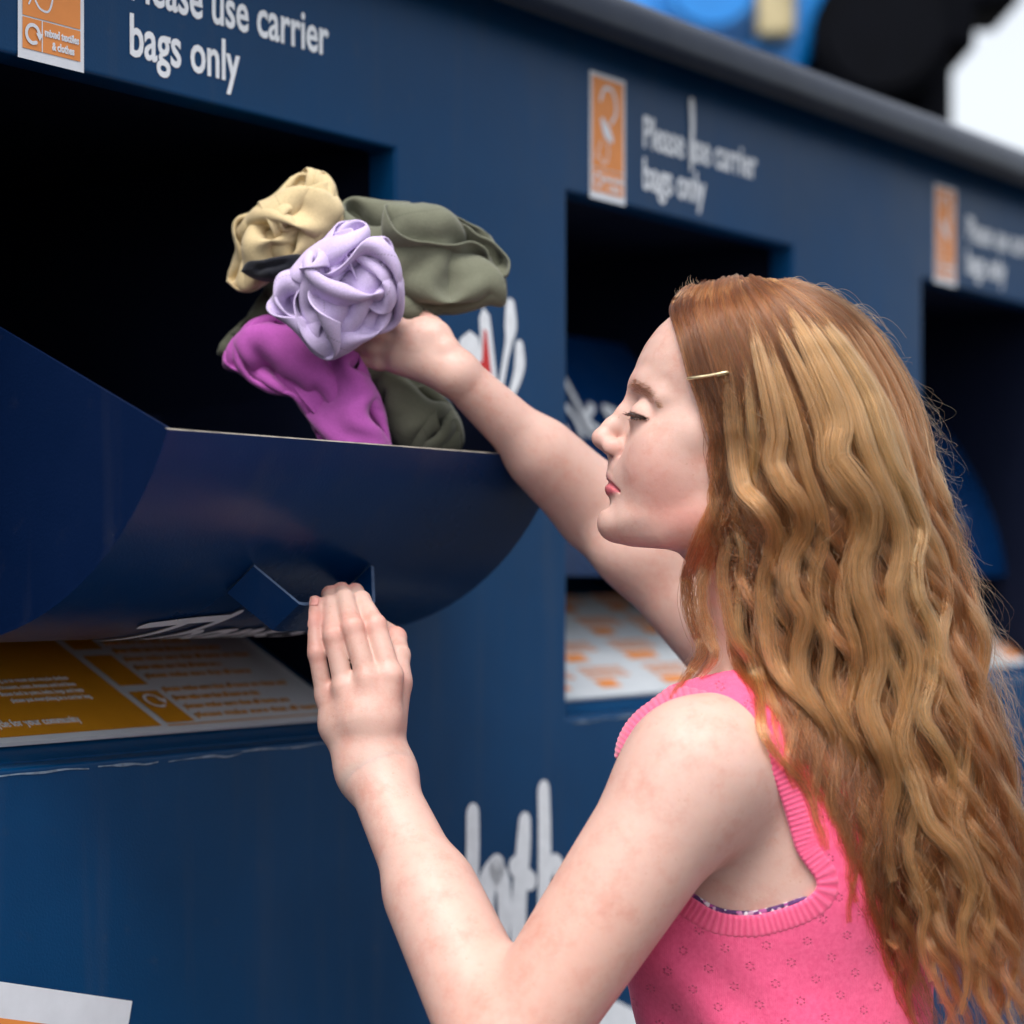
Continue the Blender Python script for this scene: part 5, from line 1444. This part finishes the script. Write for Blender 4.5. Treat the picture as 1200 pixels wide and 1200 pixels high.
allG = np.concatenate([l[0] for l in locks]); fixed = push_out(allG.copy(), 0.0065, np.repeat([l[5] for l in locks], NP))
pos, rad, colr, sizes = [], [], [], []
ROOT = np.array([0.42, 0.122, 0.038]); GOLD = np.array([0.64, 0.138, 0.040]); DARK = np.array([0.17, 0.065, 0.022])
def frame(G):
    T = np.gradient(G, axis=0); T /= np.linalg.norm(T, axis=1)[:, None] + 1e-9
    A = np.cross(T, np.array([0, 1.0, 0])); A /= np.linalg.norm(A, axis=1)[:, None] + 1e-9
    return A, np.cross(T, A)
sN = np.linspace(0, 1, NP)
for li, (G, wp, n, tone, fz, _sd) in enumerate(locks):
    G = fixed[li * NP:(li + 1) * NP].copy()
    A, B_ = frame(G)
    rr = np.sqrt(hr.random(n)); aa = hr.random(n) * 6.283
    ox, oy = rr * np.cos(aa), rr * np.sin(aa)
    tw = hr.uniform(-.6, .6); lb = (hr.uniform(.95, 1.25) if tone > .79 and fz < .9 else hr.uniform(.36, 1.0)) if tone > .23 else hr.uniform(.15, .38)  # under layers coloured darker to stand for shade between locks
    for k in range(n):
        ph = aa[k] + tw * sN * 3
        stray = 1.0 + (1.6 * hr.random() if hr.random() < .28 * fz else 0) * np.clip((sN - .25) / .5, 0, 1)
        f1, f2 = hr.uniform(4, 9), hr.uniform(9, 16)
        amp = .0015 * fz * np.clip((sN - .22) / .3, 0, 1) * (1 + 1.5 * (hr.random() ** 6))
        fr1 = amp * (np.sin(sN * f1 * 3 + hr.uniform(0, 6.28)) + .5 * np.sin(sN * f2 * 3 + hr.uniform(0, 6.28)))
        fr2 = amp * (np.sin(sN * f1 * 3 + hr.uniform(0, 6.28)) + .5 * np.sin(sN * f2 * 3 + hr.uniform(0, 6.28)))
        off = (rr[k] * np.cos(ph) * wp * stray + fr1)[:, None] * A + (rr[k] * np.sin(ph) * wp * .8 * stray + fr2)[:, None] * B_
        end = int(NP * (1 - .22 * hr.random() ** 2))
        q = (G + off)[:end]
        pos.append(q); sizes.append(end)
        rad.append(np.interp(sN[:end], [0, .1, .8, 1], [.00014, .00017, .00015, .00006]) * hr.uniform(.8, 1.15))
        tn = np.clip(tone + hr.normal(0, .16), 0, 1.15)
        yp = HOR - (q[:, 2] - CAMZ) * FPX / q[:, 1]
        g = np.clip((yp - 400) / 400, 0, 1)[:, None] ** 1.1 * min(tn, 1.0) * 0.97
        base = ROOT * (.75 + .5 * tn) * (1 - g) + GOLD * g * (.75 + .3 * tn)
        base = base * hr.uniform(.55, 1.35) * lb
        colr.append(base)
# fly-away hairs along the crown and back, and loose single hairs over the surface
def loose(x, y, Yd, n, r, c):
    pos.append(np.stack([(x - 600) * Yd / FPX, Yd, CAMZ + (HOR - y) * Yd / FPX], 1)); sizes.append(n)
    rad.append(np.linspace(r, r * .5, n)); colr.append(np.tile(c, (n, 1)))
n = 18; s = np.linspace(0, 1, n)
for k in range(850):                                   # halo along the back outline
    y0 = hr.uniform(400, 1080) ; ln = 25 + 130 * hr.random() ** 1.5
    y = y0 + ln * s * hr.uniform(.5, 1.0)
    rx = np.interp(y, HR[:, 0], HR[:, 1])
    off = hr.uniform(-16, 4) + hr.uniform(4, 44) * hr.random() * np.sin(s * np.pi * hr.uniform(.4, .95)) ** hr.uniform(.7, 1.4)
    cu, ca_ = hr.uniform(2, 8), hr.uniform(2, 11)
    ph = hr.uniform(0, 6.28)
    x = rx + off + ca_ * np.sin(cu * s + ph) * s; y = y + ca_ * np.cos(cu * s + ph) * s
    Yd = YH + hr.normal(0, .028) + hr.uniform(-.02, .02) * s
    loose(x, y, Yd * np.ones(n), n, .00007, GOLD * hr.uniform(.7, 1.3))
for k in range(130):                                   # crown
    q = hr.uniform(0, 1); y0 = 330 + 70 * hr.random() ** 1.5
    xl, xr = np.interp(y0, HL[:, 0], HL[:, 1]), np.interp(y0, HR[:, 0], HR[:, 1])
    back = hr.random() < .7
    x0 = xr - hr.uniform(0, 14) if back else xl + hr.uniform(0, 10)
    ln = hr.uniform(20, 60) * (1 if back else .5)
    dx = (ln * s * hr.uniform(.5, 1.1)) if back else (-ln * s * .4 + ln * s * s * .3)
    dy = (-ln * hr.uniform(.1, .35) * np.sin(s * np.pi * hr.uniform(.5, 1)) + ln * .5 * s * s) if back else -ln * s * hr.uniform(.2, .5)
    loose(x0 + dx, y0 + dy, YH + hr.normal(0, .015) * np.ones(n), n, .00014, GOLD * hr.uniform(.7, 1.2))
for k in range(170):                                   # baby hairs at the hairline
    y0 = hr.uniform(352, 640); x0 = np.interp(y0, HL[:, 0], HL[:, 1]) + hr.uniform(2, 14); ln = hr.uniform(10, 34)
    y = y0 + ln * s; x = x0 + ln * (hr.uniform(-.45, .15) * s + hr.uniform(0, .7) * s * s) + 2 * np.sin(s * hr.uniform(2, 7) + hr.uniform(0, 6))
    p = np.stack([(x - 600) * KH, np.full(n, YH - .075), CAMZ + (HOR - y) * KH], 1)
    for _ in range(14): p[:, 1] += np.clip(head_sdf(p) - .0012 - .002 * s, -.004, .004) * 0.85
    pos.append(p); sizes.append(n); rad.append(np.linspace(.00008, .00004, n)); colr.append(np.tile(ROOT * hr.uniform(.9, 1.5), (n, 1)))
for k in range(900):                                   # strays lying over the locks
    u = hr.uniform(.04, .97); y0 = hr.uniform(420, 1050); ln = hr.uniform(35, 110)
    y = y0 + ln * s * hr.uniform(.35, 1.0); x0 = hairpt(np.array([u]), np.array([y0]), 1, 1)[0][0]
    if x0 < np.interp(y0, HL[:, 0], HL[:, 1]): continue
    cu, ph, ca_ = hr.uniform(2, 8), hr.uniform(0, 6.28), hr.uniform(2, 10)
    x = x0 + ln * hr.uniform(-.5, .6) * s + ca_ * np.sin(cu * s + ph) * s + .15 * (y - y0)
    Yd = np.minimum(ysurf(x, y), YH) - .006 - .016 * np.sin(np.pi * s) * hr.random()
    loose(x, y, Yd, n, .00013, (GOLD if hr.random() < .6 else ROOT) * hr.uniform(.7, 1.4))
sN = np.linspace(0, 1, NP)

def curves_obj(name, pos, rad, col, sizes, m, parent):
    cd = bpy.data.hair_curves.new(name)
    cd.add_curves([int(s) for s in sizes])
    allp = to_local(np.concatenate(pos)).astype(np.float32)
    cd.points.foreach_set('position', allp.ravel())
    ra = cd.attributes.get('radius') or cd.attributes.new('radius', 'FLOAT', 'POINT')
    ra.data.foreach_set('value', np.concatenate(rad).astype(np.float32))
    ca = cd.attributes.new('hcol', 'FLOAT_COLOR', 'POINT')
    cc = np.concatenate(col); ca.data.foreach_set('color', np.hstack([cc, np.ones((len(cc), 1))]).astype(np.float32).ravel())
    cd.materials.append(m)
    o = bpy.data.objects.new(name, cd); COL.objects.link(o); o.parent = parent
    return o
m = bpy.data.materials.new('ginger_hair'); m.use_nodes = True; t = m.node_tree
t.nodes.remove(t.nodes['Principled BSDF'])
hbs = t.nodes.new('ShaderNodeBsdfHairPrincipled')
hbs.parametrization = 'COLOR'
at = node(t, 'ShaderNodeAttribute', attribute_name='hcol'); lk(t, at.outputs['Color'], hbs.inputs['Color'])
hbs.inputs['Roughness'].default_value = 0.25; hbs.inputs['Radial Roughness'].default_value = 0.5
hbs.inputs['Random Roughness'].default_value = 0.3
lk(t, hbs.outputs[0], t.nodes['Material Output'].inputs['Surface'])
M_hair = m
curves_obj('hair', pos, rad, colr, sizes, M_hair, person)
print('hair strands', len(sizes), 'points', sum(sizes))

# eyebrow and lashes
def on_skin(x, y):
    """slide points along the view depth onto the skin"""
    p = np.stack([(x - 600) * KH, np.full(len(x), YH - .06), CAMZ + (HOR - y) * KH], 1)
    for _ in range(16): p[:, 1] += np.clip(head_sdf(p), -.004, .004) * 0.85
    return p
pos, rad, colr, sizes = [], [], [], []
nb2 = 330
tt = hr.random(nb2); sp = np.clip(hr.normal(0, 1, nb2), -1.8, 1.8)
bx = np.interp(tt, [0, .25, .6, 1], [735.5, 743, 754, 767]); by = np.interp(tt, [0, .25, .6, 1], [450, 454.5, 464, 481])
wv_ = np.interp(tt, [0, .2, .6, 1], [4.2, 5.2, 4.4, 1.4]); bx = bx - sp * wv_ * .32; by = by + sp * wv_ * .55
p0 = on_skin(bx, by); p1 = on_skin(bx + hr.uniform(3, 7, nb2), by + hr.uniform(0, 3.5, nb2))
for k in range(nb2):
    mid = (p0[k] + p1[k]) / 2 + np.array([0, -.0005, 0])
    pos.append(np.array([p0[k], mid, p1[k] + [0, -.0002, 0]])); sizes.append(3); rad.append(np.array([.00006, .00007, .00003])); colr.append(np.tile(np.array([.19, .085, .042]) * hr.uniform(.7, 1.2), (3, 1)))
ec = hp(751.5, 490.5, .0295)
for k in range(170):
    tt = hr.random(); low = k > 148
    x = 735 + 22 * tt; y = (484.5 + (x - 730) * .38) if not low else (493.2 + (x - 730) * .10)
    dx, dy = (x - 751.5) * KH, (y - 490.5) * KH
    c = .0295 + math.sqrt(max(1e-9, .0126 ** 2 - dx * dx - dy * dy)) * (1 if tt > .12 else hr.uniform(.2, 1))
    q0 = hp(x, y, c)
    ln = hr.uniform(7, 11) * KH * (.45 if low else 1)
    dr = np.array([-.85 + .95 * tt + .15 * hr.normal(), -.30 - .35 * tt, (-.40 if not low else -.5) + .12 * hr.normal()]); dr /= np.linalg.norm(dr)
    pos.append(np.array([q0, q0 + dr * ln * .5, q0 + dr * ln + np.array([0, 0, ln * .30])])); sizes.append(3); rad.append(np.array([.00036, .00026, .00006]) * (.6 if low else 1)); colr.append(np.tile(np.array([.012, .007, .006]), (3, 1)))
curves_obj('brow_and_lashes', pos, rad, colr, sizes, M_hair, person)

# hair grip
gm_, gt_, gp_ = mat('brass_wire'); gp_.inputs['Base Color'].default_value = (0.72, 0.60, 0.36, 1); gp_.inputs['Metallic'].default_value = 0.85; gp_.inputs['Roughness'].default_value = 0.3
lk(gt_, ramp(gt_, noise(gt_, node(gt_, 'ShaderNodeTexCoord').outputs['Object'], 400, 3), [(0.3, (0.62, 0.50, 0.28)), (0.7, (0.80, 0.70, 0.45))]), gp_.inputs['Base Color'])
def tube(name, path, r, m, loc, seg=8):
    path = np.asarray(path, float); T = np.gradient(path, axis=0); T /= np.linalg.norm(T, axis=1)[:, None]
    A = np.cross(T, [0, 0.3, 1.0]); A /= np.linalg.norm(A, axis=1)[:, None]; B_ = np.cross(T, A)
    V = []; n = len(path)
    for i in range(n):
        for k in range(seg):
            a = 2 * np.pi * k / seg; V.append(path[i] + r * (np.cos(a) * A[i] + np.sin(a) * B_[i]))
    F = [(i*seg+k, i*seg+(k+1) % seg, (i+1)*seg+(k+1) % seg, (i+1)*seg+k) for i in range(n-1) for k in range(seg)]
    V = np.array(V); V = np.vstack([V, path[:1], path[-1:]])
    F += [(n*seg, (k+1) % seg, k, k) for k in range(0)]
    me = mesh_np(name, V - np.asarray(loc), F)
    o = link(name, me, m); o.location = loc
    return o
Yg = YH - 0.0905
def gp(x, y, Y=None): return P(x, y, Y if Y else Yg)
pin = [gp(806, 444, Yg + .014), gp(808, 443.5, Yg + .008), gp(818, 442, Yg + .003), gp(830, 440.3, Yg), gp(842, 438, Yg - .003), gp(851, 436.3, Yg - .004), gp(853, 437.2, Yg - .002), gp(851, 438.2, Yg + .002), gp(840, 440, Yg + .004)]
o = tube('hair_grip', catmull(pin, 5), 0.00125, gm_, gp(830, 442))
tag(o, 'slim brass hair grip holding back the ginger hair at the temple', 'hair grip')
